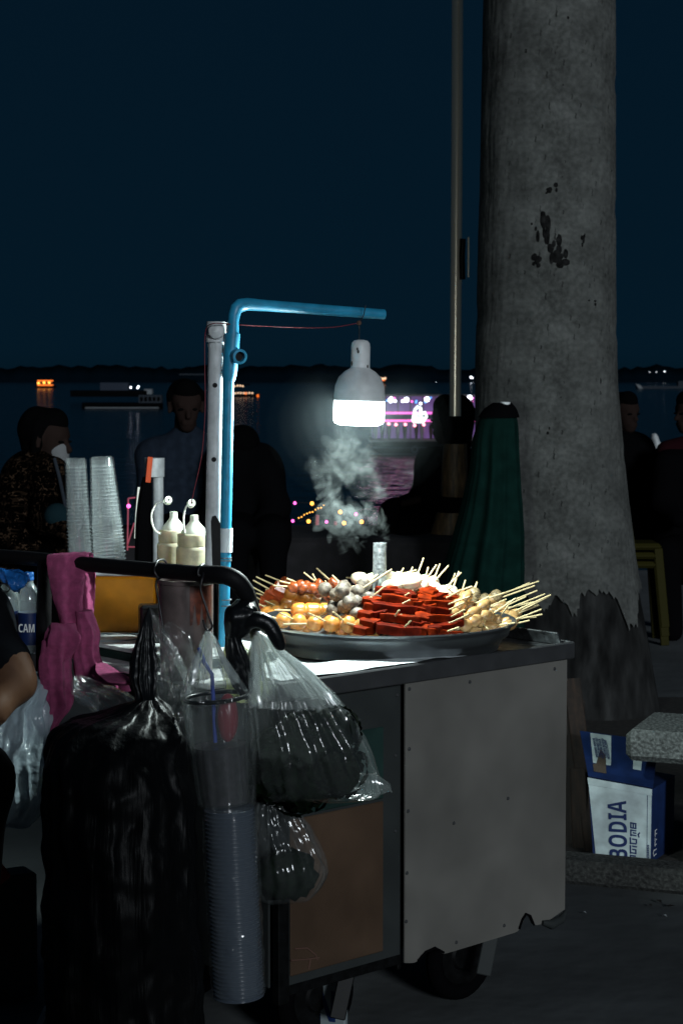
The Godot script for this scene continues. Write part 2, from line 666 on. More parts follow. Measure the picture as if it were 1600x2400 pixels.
	mat("scar", Color(0.03, 0.03, 0.03), 0.98, 0.0, {"tex": "blotch", "scale": 4.0, "spec": 0.05})
	mat("wood", Color(0.04, 0.021, 0.012), 0.8, 0.0, {"tex": "blotch", "stretch": Vector3(9, 1.2, 9)})
	mat("wood_dark", Color(0.022, 0.013, 0.008), 0.8, 0.0, {"tex": "blotch", "stretch": Vector3(9, 1.2, 9)})
	mat("tan_wrap", Color(0.24, 0.14, 0.06), 0.6, 0.0, {"tex": "blotch", "stretch": Vector3(10, 1.5, 10)})
	mat("water", Color(0.006, 0.014, 0.02), 0.14, 0.0, {"bump": "ripple", "bump_cm": 90.0, "scale": 0.035, "world": true})
	mat("bank", Color(0.0018, 0.0062, 0.0105), 1.0, 0.0, {"spec": 0.0})  # distance haze is put into this bluish base colour
	# cloth and people
	mat("umbrella_green", Color(0.0055, 0.024, 0.020), 0.9, 0.0, {"tex": "soft", "scale": 3.0, "spec": 0.08})
	mat("black_cloth", Color(0.0025, 0.0025, 0.003), 0.95, 0.0, {"spec": 0.1})
	mat("dark_cloth", Color(0.006, 0.007, 0.009), 0.95, 0.0, {"spec": 0.15})
	mat("blue_shirt", Color(0.020, 0.029, 0.045), 0.95, 0.0, {"tex": "soft", "scale": 5.0, "spec": 0.1})
	mat("maroon", Color(0.02, 0.005, 0.007), 0.95, 0.0, {"spec": 0.1})
	mat("teal_cloth", Color(0.01, 0.026, 0.032), 0.95, 0.0, {"spec": 0.1})
	mat("leopard", Color(0.10, 0.085, 0.075), 0.95, 0.0, {"tex": "leopard", "scale": 3.2, "spec": 0.1})
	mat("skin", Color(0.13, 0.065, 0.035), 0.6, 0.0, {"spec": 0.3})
	mat("skin_dim", Color(0.022, 0.014, 0.012), 0.8, 0.0, {"spec": 0.1})  # darker skin copy, the dimness of night put into its colour
	mat("hair", Color(0.0018, 0.0018, 0.002), 0.9, 0.0, {"spec": 0.1})
	mat("mask", Color(0.17, 0.175, 0.18), 0.9)
	mat("eye_dark", Color(0.004, 0.004, 0.004), 0.9, 0.0, {"spec": 0.0})
	mat("yellow_plastic", Color(0.030, 0.027, 0.006), 0.6, 0.0, {"spec": 0.15})
	# food
	mat("stick", Color(0.72, 0.57, 0.30), 0.7, 0.0, {"tex": "soft", "scale": 20.0})
	mat("fish", Color(0.74, 0.30, 0.06), 0.33, 0.0, {"tex": "soft", "scale": 18.0, "coat": 0.4, "coat_rough": 0.2, "sss": 0.15})
	mat("sausage", Color(0.72, 0.27, 0.04), 0.35, 0.0, {"tex": "soft", "scale": 14.0, "coat": 0.5, "coat_rough": 0.18, "sss": 0.15})
	mat("flat", Color(0.52, 0.085, 0.02), 0.35, 0.0, {"tex": "soft", "scale": 20.0, "coat": 0.4})
	mat("prawn", Color(0.56, 0.11, 0.02), 0.35, 0.0, {"tex": "blotch", "scale": 22.0, "coat": 0.4})
	mat("meat", Color(0.32, 0.25, 0.185), 0.6, 0.0, {"tex": "blotch", "scale": 14.0, "bump": "stone", "bump_cm": 0.1})
	mat("pale", Color(0.72, 0.62, 0.44), 0.4, 0.0, {"coat": 0.3, "sss": 0.2})
	mat("cream", Color(0.62, 0.37, 0.14), 0.4, 0.0, {"tex": "soft", "scale": 16.0, "coat": 0.3, "sss": 0.12})
	mat("speckled", Color(0.62, 0.46, 0.24), 0.5, 0.0, {"tex": "blotch", "scale": 30.0})
	mat("slab", Color(0.40, 0.034, 0.003), 0.6, 0.0, {"tex": "blotch", "scale": 5.0, "spec": 0.15})
	mat("slab_shaded", Color(0.24, 0.015, 0.002), 0.6, 0.0, {"tex": "blotch", "scale": 5.0, "spec": 0.15})  # darker copy of slab, shade on the fronts put into its colour
	mat("leaf", Color(0.006, 0.015, 0.006), 0.7, 0.0, {"tex": "blotch", "scale": 9.0, "spec": 0.15})
	# lights
	mat("neon_pink", Color(0.2, 0.02, 0.15), 0.4, 0.0, {"glow": Color(1.0, 0.16, 0.62), "power": 1.6})
	mat("neon_white", Color(0.5, 0.5, 0.5), 0.4, 0.0, {"glow": Color(0.8, 1.0, 0.95), "power": 2.6})
	mat("bulb_white", Color(0.5, 0.5, 0.5), 0.4, 0.0, {"glow": Color(0.85, 0.9, 1.0), "power": 5.0})
	mat("bulb_pink", Color(0.5, 0.1, 0.3), 0.4, 0.0, {"glow": Color(1.0, 0.12, 0.55), "power": 3.5})
	mat("bulb_rose", Color(0.5, 0.1, 0.2), 0.4, 0.0, {"glow": Color(1.0, 0.3, 0.38), "power": 4.5})
	mat("bulb_blue", Color(0.1, 0.2, 0.5), 0.4, 0.0, {"glow": Color(0.1, 0.4, 1.0), "power": 2.0})
	mat("bulb_amber", Color(0.5, 0.3, 0.1), 0.4, 0.0, {"glow": Color(1.0, 0.42, 0.06), "power": 3.5})
	mat("bulb_orange", Color(0.5, 0.2, 0.05), 0.4, 0.0, {"glow": Color(1.0, 0.16, 0.01), "power": 1.0})
	mat("violet_glow", Color(0.1, 0.05, 0.2), 0.6, 0.0, {"glow": Color(0.3, 0.16, 0.5), "power": 0.28})
	mat("led_strip", Color(0.5, 0.5, 0.5), 0.4, 0.0, {"glow": Color(0.85, 0.95, 0.85), "power": 0.9})
	mat("pink_frame", Color(0.4, 0.08, 0.12), 0.5, 0.0, {"glow": Color(0.9, 0.16, 0.22), "power": 0.13})
	mat("boat_dark", Color(0.0012, 0.0015, 0.002), 0.7, 0.0, {"spec": 0.1})
	mat("boat_grey", Color(0.03, 0.036, 0.045), 0.8, 0.0, {"spec": 0.1})
	mat("boat_white", Color(0.14, 0.155, 0.17), 0.7)
	mat("boat_deck", Color(0.04, 0.034, 0.037), 0.7)


# ------------------------------------------------------------------ scene
func _ready() -> void:
	rng.seed = 77
	camera_sky_light()
	make_textures()
	make_materials()
	setting()
	river_boats()
	tree_and_right_side()
	people()
	build_cart()
	tray_of_food()
	lamp_stand()
	things_on_cart()
	hanging_bags()
	small_things()
	steam()


func camera_sky_light() -> void:
	var cam := Camera3D.new()
	cam.name = "camera"
	cam.position = Vector3(0, EYE, 0)
	cam.rotation = Vector3(-pitch, 0, 0)
	cam.fov = rad_to_deg(2.0 * atan(1200.0 / FPX))
	cam.near = 0.1
	cam.far = 4000.0
	add_child(cam)
	var lens := CameraAttributesPhysical.new()
	lens.frustum_focal_length = 45.0
	lens.frustum_focus_distance = 4.35
	lens.frustum_near = 0.1
	lens.frustum_far = 4000.0
	lens.exposure_aperture = 9.0
	cam.attributes = lens
	cam.current = true
	var sky := ProceduralSkyMaterial.new()
	sky.sky_top_color = Color(0.0012, 0.0066, 0.0158).linear_to_srgb()
	sky.sky_horizon_color = Color(0.0014, 0.0090, 0.0180).linear_to_srgb()
	sky.sky_curve = 0.3
	sky.ground_bottom_color = Color(0.0006, 0.003, 0.005).linear_to_srgb()
	sky.ground_horizon_color = Color(0.0010, 0.0070, 0.012).linear_to_srgb()
	sky.sun_angle_max = 1.0
	sky.sun_curve = 0.15
	var e := Environment.new()
	e.background_mode = Environment.BG_SKY
	e.sky = Sky.new()
	e.sky.sky_material = sky
	e.tonemap_mode = Environment.TONE_MAPPER_LINEAR
	e.tonemap_exposure = 1.0
	e.sdfgi_enabled = true
	e.ssao_enabled = true
	e.ssil_enabled = true
	e.volumetric_fog_enabled = true
	e.volumetric_fog_density = 0.0
	var we := WorldEnvironment.new()
	we.name = "environment"
	we.environment = e
	add_child(we)
	# the faint light of the street behind the camera
	var sun := DirectionalLight3D.new()
	sun.name = "street_side_light"
	sun.light_energy = 0.44
	sun.light_color = Color(0.93, 0.97, 1.0)
	sun.light_angular_distance = 10.0
	sun.sky_mode = DirectionalLight3D.SKY_MODE_LIGHT_ONLY
	sun.shadow_enabled = true
	sun.rotation = Vector3(deg_to_rad(-15), deg_to_rad(21), 0)
	add_child(sun)


func setting() -> void:
	var mb := MB.new()
	mb.box(Transform3D(Basis(), Vector3(0, -4.0, -4.0)), Vector3(90, 8.0, 21.0), 0.05)
	struct("pavement", mb, M.pavement)
	mb = MB.new()
	mb.quad(Vector3(-1600, -7, -14.0), Vector3(-1600, -7, -1700), Vector3(1600, -7, -1700), Vector3(1600, -7, -14.0))
	struct("river_water", mb, M.water)
	# far bank with a low line of trees
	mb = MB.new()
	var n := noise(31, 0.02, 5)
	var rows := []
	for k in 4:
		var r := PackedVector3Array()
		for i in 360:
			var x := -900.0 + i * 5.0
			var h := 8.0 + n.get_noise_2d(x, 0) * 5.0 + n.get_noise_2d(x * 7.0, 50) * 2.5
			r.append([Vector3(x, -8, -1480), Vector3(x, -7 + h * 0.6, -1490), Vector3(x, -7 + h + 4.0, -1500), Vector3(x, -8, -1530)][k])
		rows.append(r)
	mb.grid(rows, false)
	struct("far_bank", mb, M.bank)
	# parapet people sit on
	mb = MB.new()
	mb.box(Transform3D(Basis(), Vector3(-3.2, 0.36, -9.35)), Vector3(8.2, 0.72, 0.8), 0.02)
	solo("parapet_wall", mb, M.parapet, "dark low wall along the riverside that the people sit on", "wall")
	# added unseen stall, behind the picture: the left foreground stands in its shade
	mb = MB.new()
	mb.box(Transform3D(Basis(), Vector3(-1.57, 1.16, 0.62)), Vector3(5.8, 2.2, 0.02), 0.004)
	var screen := thing("added_shade_screen", "dark tarpaulin added as an unseen shade stall, behind the viewer", "screen", Transform3D(Basis(), Vector3(-1.65, 0, 0.62)))
	part(screen, "tarpaulin", mb, M.dark_cloth)
	for x in [-4.47, 1.33]:
		mb = MB.new()
		mb.box(Transform3D(Basis(), Vector3(x, 1.15, 0.65)), Vector3(0.05, 2.3, 0.05), 0.004)
		part(screen, "post", mb, M.iron)
	# planting bed behind the kerb
	mb = MB.new()
	mb.quad(Vector3(0.3, 0.03, -5.55), Vector3(0.3, 0.03, -8.6), Vector3(3.2, 0.03, -8.6), Vector3(3.2, 0.03, -5.45))
	struct("planting_bed", mb, M.soil)
	mb = MB.new()
	var a := W(1240, 2082, 5.57)
	var b := W(1760, 2128, 5.34)
	var dir := (b - a)
	dir.y = 0
	var basis := Basis(dir.normalized(), Vector3.UP, dir.normalized().cross(Vector3.UP))
	mb.box(Transform3D(basis, Vector3((a.x + b.x) / 2, 0.036, (a.z + b.z) / 2) - basis.z * 0.06), Vector3(dir.length(), 0.072, 0.12), 0.012)
	struct("kerb", mb, M.kerb_stone)


func bulbs(parent: Node, mesh_: Mesh, spots: Array, called := "bulb") -> void:
	var inv := where(parent).affine_inverse()
	for p in spots:
		inst(parent, called, mesh_, Transform3D(Basis(), inv * p))


func sphere_mesh(r: float, m: Material) -> ArrayMesh:
	var mb := MB.new()
	mb.ball(Vector3.ZERO, Vector3(r, r, r), Basis(), 10, 6)
	return mb.mesh(m)


func wbox(mb: MB, x0: float, x1: float, y0: float, y1: float, d: float, deep: float, bevel := 0.02) -> void:
	var a := W(x0, y0, d)
	var b := W(x1, y1, d)
	mb.box(Transform3D(Basis(), Vector3((a.x + b.x) / 2, (a.y + b.y) / 2, -d - deep / 2)), Vector3(absf(b.x - a.x), absf(a.y - b.y), deep), bevel)


func river_boats() -> void:
	# the lit party boat
	var d := 196.0
	var boat := thing("party_boat", "two-deck party boat with pink neon strips and coloured bulbs on the river", "boat", Transform3D(Basis(), W(1080, 1065, d)))
	var mb := MB.new()
	var hull := PackedVector2Array()
	var o := W(1080, 1065, d)
	for q in [[868, 1036], [1290, 1030], [1300, 1040], [1270, 1068], [905, 1068], [880, 1056]]:
		var p := W(q[0], q[1], d) - o
		hull.append(Vector2(p.x, p.y))
	mb.prism(hull, -5.0, Transform3D(Basis(), o))
	part(boat, "hull", mb, M.boat_dark)
	for y in [1049, 1064]:
		mb = MB.new()
		wbox(mb, 872, 1275, y - 1.0, y + 1.0, d - 0.1, 0.2)
		part(boat, "hull_line", mb, M.boat_grey)
	mb = MB.new()
	var ring := []
	for i in 17:
		ring.append(W(971, 1053, d - 0.35) + Vector3(cos(TAU * i / 16), sin(TAU * i / 16), 0) * 0.3)
	mb.tube(ring, 0.09, 6, false)
	part(boat, "fender_tyre", mb, M.boat_grey)
	for y in [[1030, 1036], [988, 992], [925, 929]]:
		mb = MB.new()
		wbox(mb, 866, 1292, y[0], y[1], d, 5.0)
		part(boat, "deck" if y[0] > 940 else "roof", mb, M.boat_deck)
	mb = MB.new()
	wbox(mb, 872, 1288, 928, 1030, d + 3.5, 0.2)
	part(boat, "cabin_wall", mb, M.violet_glow)
	for i in 15:
		mb = MB.new()
		var x := 873.0 + i * 29.0
		wbox(mb, x, x + 2.5, 929, 1030, d + 0.2, 0.12)
		part(boat, "pillar", mb, M.boat_deck)
	for y in [968, 986]:
		mb = MB.new()
		mb.tube([W(868, y, d - 0.15), W(1290, y, d - 0.15)], 0.1, 6)
		part(boat, "neon_strip", mb, M.neon_pink)
	mb = MB.new()
	wbox(mb, 872, 1288, 972, 983, d - 0.1, 0.1)
	part(boat, "rail_panel", mb, M.boat_grey)
	var wsign := []
	for s in [[[967, 987], [972, 960], [978, 953], [985, 956], [988, 985]], [[976, 985], [975, 966]], [[985, 958], [984, 972], [995, 966], [999, 976], [992, 987], [984, 984], [986, 974]], [[967, 988], [992, 988]]]:
		var pts := []
		for q in s:
			pts.append(W(q[0], q[1], d - 0.5))
		wsign.append(pts)
	mb = MB.new()
	for pts in wsign:
		mb.tube(pts, 0.13, 6)
	part(boat, "neon_sign", mb, M.neon_white)
	var big := sphere_mesh(0.26, M.bulb_white)
	var white := sphere_mesh(0.14, M.bulb_white)
	var pink := sphere_mesh(0.1, M.bulb_pink)
	var rose := sphere_mesh(0.15, M.bulb_rose)
	var blue := sphere_mesh(0.1, M.bulb_blue)
	bulbs(boat, big, [W(915, 938, d - 0.4), W(1000, 936, d - 0.4), W(1100, 932, d - 0.4), W(952, 937, d - 0.3)])
	var spots := []
	for i in 11:
		spots.append(W(885 + i * 21 + rng.randf_range(-5, 5), 995 + rng.randf_range(-2, 2), d - 0.2))
	bulbs(boat, rose, spots)
	spots = []
	var spots2 := []
	var spots3 := []
	for i in 34:
		var p := W(900 + rng.randf_range(0, 260), 935 + rng.randf_range(-4, 11), d + rng.randf_range(-0.3, 1.5))
		[spots, spots2, spots3][i % 3].append(p)
	bulbs(boat, pink, spots)
	bulbs(boat, blue, spots2)
	bulbs(boat, white, spots3.slice(0, 6))
	bulbs(boat, pink, spots3.slice(6))
	# passengers standing along the lower deck, too far to tell more than figures
	for i in 12:
		mb = MB.new()
		var x := 880.0 + i * 18.0 + rng.randf_range(-5, 5)
		var foot := W(x, 1031, d + 1.0)
		nets(mb, [[foot, foot + Vector3(0, 0.8, 0), 0.14, 0.18], [foot + Vector3(0, 0.8, 0), foot + Vector3(0, 1.35, 0), 0.2, 0.22], [foot + Vector3(0, 1.55, 0), foot + Vector3(0, 1.62, 0), 0.11, 0.11]], 0.07, 0.08)
		solo("passenger", mb, M.boat_white if i % 3 == 0 else M.skin_dim, "passenger at the neon boat's lower rail, %s from the left" % ORD[i], "person", "passengers on the neon boat")
	var glow := OmniLight3D.new()
	glow.name = "boat_deck_light"
	glow.position = W(1000, 1005, d + 1.2)
	glow.light_color = Color(1.0, 0.5, 0.72)
	glow.light_energy = 0.5
	glow.light_size = 0.3
	glow.omni_range = 40
	glow.omni_attenuation = 2
	glow.shadow_enabled = true
	add_child(glow)

	# small far boats
	d = 960.0
	var small := thing("orange_lit_boat", "small boat outlined in orange lights near the far bank at left", "boat", Transform3D(Basis(), W(105, 908, d)))
	mb = MB.new()
	wbox(mb, 84, 130, 904, 909, d, 4.0)
	part(small, "hull", mb, M.boat_dark)
	mb = MB.new()
	wbox(mb, 88, 126, 889, 892, d, 4.0)
	part(small, "roof", mb, M.boat_dark)
	for y in [892.5, 902.5]:
		mb = MB.new()
		wbox(mb, 88, 125, y - 1.7, y + 1.7, d - 0.5, 0.4)
		part(small, "light_row", mb, M.bulb_orange)
	bulbs(small, sphere_mesh(0.6, M.bulb_amber), [W(91, 898, d - 1), W(104, 897, d - 1), W(116, 897, d - 1)])

	d = 435.0
	small = thing("cargo_barge", "long dark cargo barge with two white lights moored off the left bank", "boat", Transform3D(Basis(), W(280, 958, d)))
	mb = MB.new()
	wbox(mb, 192, 378, 944, 960, d, 5.0)
	part(small, "hull", mb, M.boat_dark)
	mb = MB.new()
	wbox(mb, 200, 372, 954.5, 957, d - 0.4, 0.3)
	part(small, "pale_waterline", mb, M.boat_white)
	mb = MB.new()
	wbox(mb, 325, 378, 926, 945, d, 4.0)
	part(small, "cabin", mb, M.boat_grey)
	for i in 5:
		mb = MB.new()
		wbox(mb, 329 + i * 10, 335 + i * 10, 930, 940, d - 0.3, 0.2)
		part(small, "window", mb, M.boat_dark)
	d = 520.0
	var ferry := thing("dark_ferry", "dark river ferry with a blue roof lying behind the cargo barge", "boat", Transform3D(Basis(), W(280, 938, d)))
	mb = MB.new()
	wbox(mb, 165, 345, 915, 930, d, 5.0)
	part(ferry, "hull", mb, M.boat_dark)
	mb = MB.new()
	wbox(mb, 235, 300, 897, 915, d, 4.0)
	part(ferry, "cabin", mb, mat("ferry_blue", Color(0.008, 0.016, 0.032), 0.8))
	mb = MB.new()
	wbox(mb, 338, 356, 912, 924, d, 4.0)
	part(ferry, "bridge", mb, M.boat_white)
	bulbs(ferry, sphere_mesh(0.24, M.bulb_white), [W(323, 909, d - 1), W(325, 906, d - 1), W(307, 908, d - 1)])

	d = 640.0
	small = thing("dinner_boat", "boat with two rows of warm lights seen beside the blue pipe", "boat", Transform3D(Basis(), W(560, 930, d)))
	mb = MB.new()
	wbox(mb, 500, 608, 924, 931, d, 5.0)
	part(small, "hull", mb, M.boat_dark)
	mb = MB.new()
	wbox(mb, 505, 585, 900, 903, d, 5.0)
	part(small, "roof", mb, M.boat_dark)
	var amber := sphere_mesh(0.33, M.bulb_amber)
	var warm := sphere_mesh(0.27, mat("bulb_warm", Color(0.5, 0.4, 0.3), 0.4, 0.0, {"glow": Color(1.0, 0.62, 0.38), "power": 1.5}))
	spots = []
	for i in 8:
		spots.append(W(545 + i * 6.6, 921 + rng.randf_range(-1, 1), d - 1))
	bulbs(small, warm, spots)
	bulbs(small, warm, [W(550, 905, d - 1), W(557, 904, d - 1), W(563, 904, d - 1), W(569, 905, d - 1)])
	bulbs(small, sphere_mesh(0.4, M.bulb_orange), [W(604, 927, d - 1), W(605, 931, d - 1), W(576, 922, d - 1)])

	d = 1300.0
	small = thing("warm_lit_boat", "tiny boat with a band of warm lights far behind the lamp bulb", "boat", Transform3D(Basis(), W(880, 898, d)))
	mb = MB.new()
	wbox(mb, 862, 904, 893, 899, d, 5.0)
	part(small, "hull", mb, M.boat_dark)
	spots = []
	for i in 7:
		spots.append(W(869 + i * 5.5, 887 + rng.randf_range(-1, 1), d - 1))
	bulbs(small, sphere_mesh(0.75, M.bulbs if M.has("bulbs") else M.bulb_warm), spots)
	mb = MB.new()
	wbox(mb, 870, 902, 889.5, 892.5, d - 0.5, 0.5)
	part(small, "light_row", mb, M.bulb_orange)

	d = 900.0
	small = thing("long_grey_boat", "long pale boat on the river at the right edge beyond the tree", "boat", Transform3D(Basis(), W(1560, 913, d)))
	mb = MB.new()
	wbox(mb, 1492, 1640, 905, 911, d, 4.0)
	part(small, "hull", mb, M.boat_grey)
	mb = MB.new()
	wbox(mb, 1588, 1640, 893, 905, d, 4.0)
	part(small, "cabin", mb, M.boat_grey)
	mb = MB.new()
	var bow := PackedVector2Array()
	for q in [[1486, 899], [1498, 903], [1503, 911], [1494, 911]]:
		var p := W(q[0], q[1], d)
		bow.append(Vector2(p.x, p.y))
	mb.prism(bow, 3.0, Transform3D(Basis(), Vector3(0, 0, -d)))
	part(small, "bow", mb, M.boat_white)
	# lamps on the far bank
	d = 1470.0
	var far_lamps := [[1103, 884, 0.8, "bright white lamp on the far bank just right of the steel pole"], [1107, 886, 0.4, "faint lamp right beside the bright white one on the far bank"], [1022, 897, 0.4, "single faint lamp on the far bank between bulb and steel pole"], [1556, 871, 0.4, "brighter lamp on the far bank at the right edge"], [1537, 872, 0.22, "faint lamp on the far bank left of the brighter one"], [1521, 872, 0.22, "faintest lamp of three on the far bank right of the tree"]]
	for f in far_lamps:
		mb = MB.new()
		mb.ball(W(f[0], f[1], d), Vector3(f[2], f[2], f[2]), Basis(), 10, 6)
		solo("bank_lamp", mb, M.bulb_white, f[3], "lamp", "lamps on the far bank")
	mb = MB.new()
	wbox(mb, 420, 480, 876, 879, 1460.0, 6.0)
	solo("far_shed", mb, M.boat_grey, "pale long shed roof on the far bank above the man's head", "shed")


func tree_and_right_side() -> void:
	# palm trunk: dark core and a grey bark sheath with a torn lower edge
	var d := 8.3
	var n := noise(41, 1.2, 4)
	var keys := [[1287, -700, 148], [1286, 0, 151], [1283, 300, 155], [1280, 600, 160], [1279, 900, 166], [1287, 1100, 176], [1302, 1300, 184], [1345, 1500, 176], [1398, 1700, 158], [1404, 1790, 166]]
	var tree := thing("palm_tree", "thick grey palm trunk with scars and torn bark near its foot", "tree", Transform3D(Basis(), Vector3(W(1345, 1700, d).x, 0.0, -d)))
	var core := []
	var bark := []
	var edge := noise(43, 0.9, 3)
	for r in smooth(keys, 90):
		var c := W(r[0], r[1], d)
		var rad := PX(r[2], d)
		var ring := PackedVector3Array()
		for j in 72:
			var th := TAU * j / 72
			var dirv := Vector3(cos(th), 0, sin(th))
			var k := rad * 0.972 + n.get_noise_3d(dirv.x * 2.0, c.y * 0.6, dirv.z * 2.0) * 0.005
			ring.append(c + dirv * k)
		core.append(ring)
	var top: Vector3 = W(0, -700, d)
	for i in 110:
		var ring := PackedVector3Array()
		for j in 241:
			var th := TAU * j / 240
			var dirv := Vector3(cos(th), 0, sin(th))
			# torn edge: an arch of missing bark right of the middle, tongues hanging beside it
			var px_at := 1310.0 + cos(th) * 190.0
			var low := 1372.0 + edge.get_noise_2d(cos(th) * 9.0, sin(th) * 9.0) * 14.0 + edge.get_noise_2d(cos(th) * 50.0, sin(th) * 50.0) * 16.0
			low += 48.0 * exp(-pow(absf(px_at - 1306.0) / 18.0, 3.0))
			low += 78.0 * exp(-pow(absf(px_at - 1447.0) / 27.0, 4.0))
			low += 40.0 * exp(-pow((px_at - 1240.0) / 25.0, 2.0))
			if sin(th) < -0.2:
				low = 1500.0
			var t := float(i) / 109.0
			var py := lerpf(-700.0, low, t)
			var r := sample(keys, py)
			var c := W(r[0], py, d)
			var swell := 1.0 + 0.02 * smoothstep(0.96, 1.0, t)
			# shallow leaf-scar rings
			var ringed := 0.005 * smoothstep(0.86, 1.0, sin(c.y * 12.0 + 0.5 * sin(th + 1.0)))
			var k := PX(r[1], d) * swell + n.get_noise_3d(dirv.x * 2.0, c.y * 0.6, dirv.z * 2.0) * 0.005 - ringed + n.get_noise_3d(dirv.x * 9.0, c.y * 9.0, dirv.z * 9.0) * 0.0025
			ring.append(c + dirv * k)
		bark.append(ring)
	var mb := MB.new()
	mb.grid(core, true)
	part(tree, "trunk", mb, M.core)
	mb = MB.new()
	mb.grid(bark, false)
	part(tree, "bark", mb, M.bark)
	# dark wounds in the bark
	var wounds := []
	for q in [[1252, 560, 17, 52, 9], [1287, 590, 22, 36, 9], [1290, 622, 24, 20, 6], [1343, 578, 8, 26, 4], [1285, 458, 14, 15, 4], [1262, 465, 7, 10, 2], [1235, 540, 7, 12, 2], [1240, 620, 16, 26, 6], [1318, 72, 6, 8, 1], [1368, 712, 14, 9, 3], [1420, 400, 4, 12, 1], [1300, 230, 5, 8, 1], [1390, 900, 5, 20, 2], [1260, 1010, 8, 12, 2]]:
		for i in int(q[4]):
			wounds.append([q[0] + rng.randfn() * q[2] * 0.45, q[1] + rng.randfn() * q[3] * 0.45, q[2] * rng.randf_range(0.2, 0.5), q[3] * rng.randf_range(0.2, 0.5)])
	for q in wounds:
		mb = MB.new()
		var r := sample(keys, q[1])
		var u: float = (q[0] - r[0]) / r[1]
		var rad := PX(r[1], d) * 0.998
		var c := W(r[0], q[1], d)
		var blob := []
		for i in 7:
			var pr := PackedVector3Array()
			for j in 14:
				var th := TAU * j / 14
				var wob := 1.0 + 0.5 * n.get_noise_2d(cos(th) * 3.0 + q[0], sin(th) * 3.0 + q[1])
				var rr := i / 6.0 * wob
				var ph: float = asin(clampf(u, -1, 1)) + PX(q[2], d) * cos(th) * rr / rad
				var dirv := Vector3(sin(ph), 0, cos(ph))
				var yy: float = PX(q[3], d) * sin(th) * rr
				var cc := c + Vector3(0, yy, 0)
				var k := rad + n.get_noise_3d(dirv.x * 2.0, cc.y * 0.6, dirv.z * 2.0) * 0.005 + 0.004 * (1.0 - rr * rr)
				pr.append(cc + dirv * k)
			blob.append(pr)
		mb.grid(blob, true)
		part(tree, "bark_scar", mb, M.scar)

	# tall steel pole on the parapet
	d = 9.2
	var pole := thing("steel_pole", "tall shiny steel pole rising from the riverside wall left of the palm", "pole", Transform3D(Basis(), W(1060, 1251, d)))
	mb = MB.new()
	mb.tube([W(1072, -250, d), W(1070.5, 300, d), W(1066, 975, d)], PX(13.5, d), 24)
	part(pole, "steel_tube", mb, M.warm_tinted_steel)
	mb = MB.new()
	mb.tube([W(1084, 560, d - 0.03), W(1082, 600, d - 0.03), W(1083, 655, d - 0.03)], PX(7, d), 10)
	part(pole, "latch_block", mb, M.iron)
	mb = MB.new()
	mb.tube([W(1097, 556, d - 0.02), W(1097, 650, d - 0.02)], PX(2.6, d), 8)
	part(pole, "latch_rod", mb, M.warm_tinted_steel)
	mb = MB.new()
	mb.tube([W(1066, 976, d), W(1064, 1045, d)], PX(21, d), 16)
	part(pole, "black_sleeve", mb, M.black_cloth)
	mb = MB.new()
	bag(mb, [[1065, 1040, d, 28, 0.06, 0.05], [1064, 1100, d, 31, 0.065, 0.06], [1062, 1150, d, 31, 0.065, 0.06], [1061, 1166, d, 28, 0.06, 0.04]], 14, 26, 9, n, 0.004, true)
	part(pole, "tan_wrapping", mb, M.tan_wrap)
	mb = MB.new()
	mb.tube([W(1060, 1164, d), W(1058, 1205, d)], PX(32, d), 16)
	part(pole, "black_band", mb, M.black_cloth)
	mb = MB.new()
	bag(mb, [[1058, 1200, d, 36, 0.075, 0.03], [1055, 1225, d, 40, 0.08, 0.04], [1052, 1250, d, 46, 0.09, 0.04]], 8, 24, 7, n, 0.004, true)
	part(pole, "tan_foot", mb, M.tan_wrap)

	# closed green umbrella leaning at the trunk
	d = 7.6
	var um := thing("closed_umbrella", "closed dark green market umbrella standing before the palm trunk", "umbrella", Transform3D(Basis(), Vector3(W(1150, 1500, d).x, 0, -d)))
	mb = MB.new()
	bag(mb, [[1172, 962, d, 30, 0.05, 0.02], [1168, 985, d, 46, 0.075, 0.03], [1164, 1030, d, 54, 0.09, 0.09], [1158, 1120, d, 61, 0.1, 0.13], [1147, 1240, d, 79, 0.125, 0.15], [1134, 1360, d, 97, 0.15, 0.17], [1128, 1480, d, 104, 0.16, 0.18], [1126, 1560, d, 106, 0.16, 0.2]], 60, 110, 7, n, 0.014)
	part(um, "canopy", mb, M.umbrella_green)
	mb = MB.new()
	bag(mb, [[1176, 944, d, 22, 0.035, 0], [1172, 958, d, 38, 0.06, 0], [1168, 978, d, 49, 0.08, 0.02]], 8, 24, 6, null, 0.0, true)
	part(um, "cap", mb, M.black_cloth)
	mb = MB.new()
	mb.tube([W(1183, 942, d - 0.02), W(1182, 962, d - 0.02)], PX(12, d), 12)
	part(um, "tip", mb, M.print_white)
	mb = MB.new()
	mb.tube([W(1176, 950, d), Vector3(W(1130, 1560, d).x, 0.0, -d)], 0.02, 10)
	part(um, "pole", mb, M.iron)

	# planks leaning behind the cart
	mb = MB.new()
	plank(mb, W(1338, 1592, 6.2), W(1392, 2010, 5.8), 0.055, 0.02)
	solo("wooden_plank", mb, M.wood, "narrow brown plank leaning between cart and palm trunk", "plank")
	mb = MB.new()
	plank(mb, W(1322, 1640, 6.15), W(1330, 2040, 5.85), 0.13, 0.015)
	solo("brown_board", mb, M.wood_dark, "wide dark brown board standing behind the leaning plank", "board")
	mb = MB.new()
	plank(mb, W(1352, 1800, 5.95), W(1362, 2030, 5.83), 0.05, 0.015)
	solo("short_board", mb, M.wood, "short brown board touching the left side of the carton", "board")

	# carton behind the kerb
	d = 5.72
	var fl := W(1392, 2060, d)
	var fr := W(1524, 2080, d - 0.06)
	var tl := W(1377, 1822, d)
	var tr := W(1530, 1848, d - 0.06)
	var fn := (fr - fl).cross(tl - fl).normalized()
	tr -= fn * (tr - fl).dot(fn)
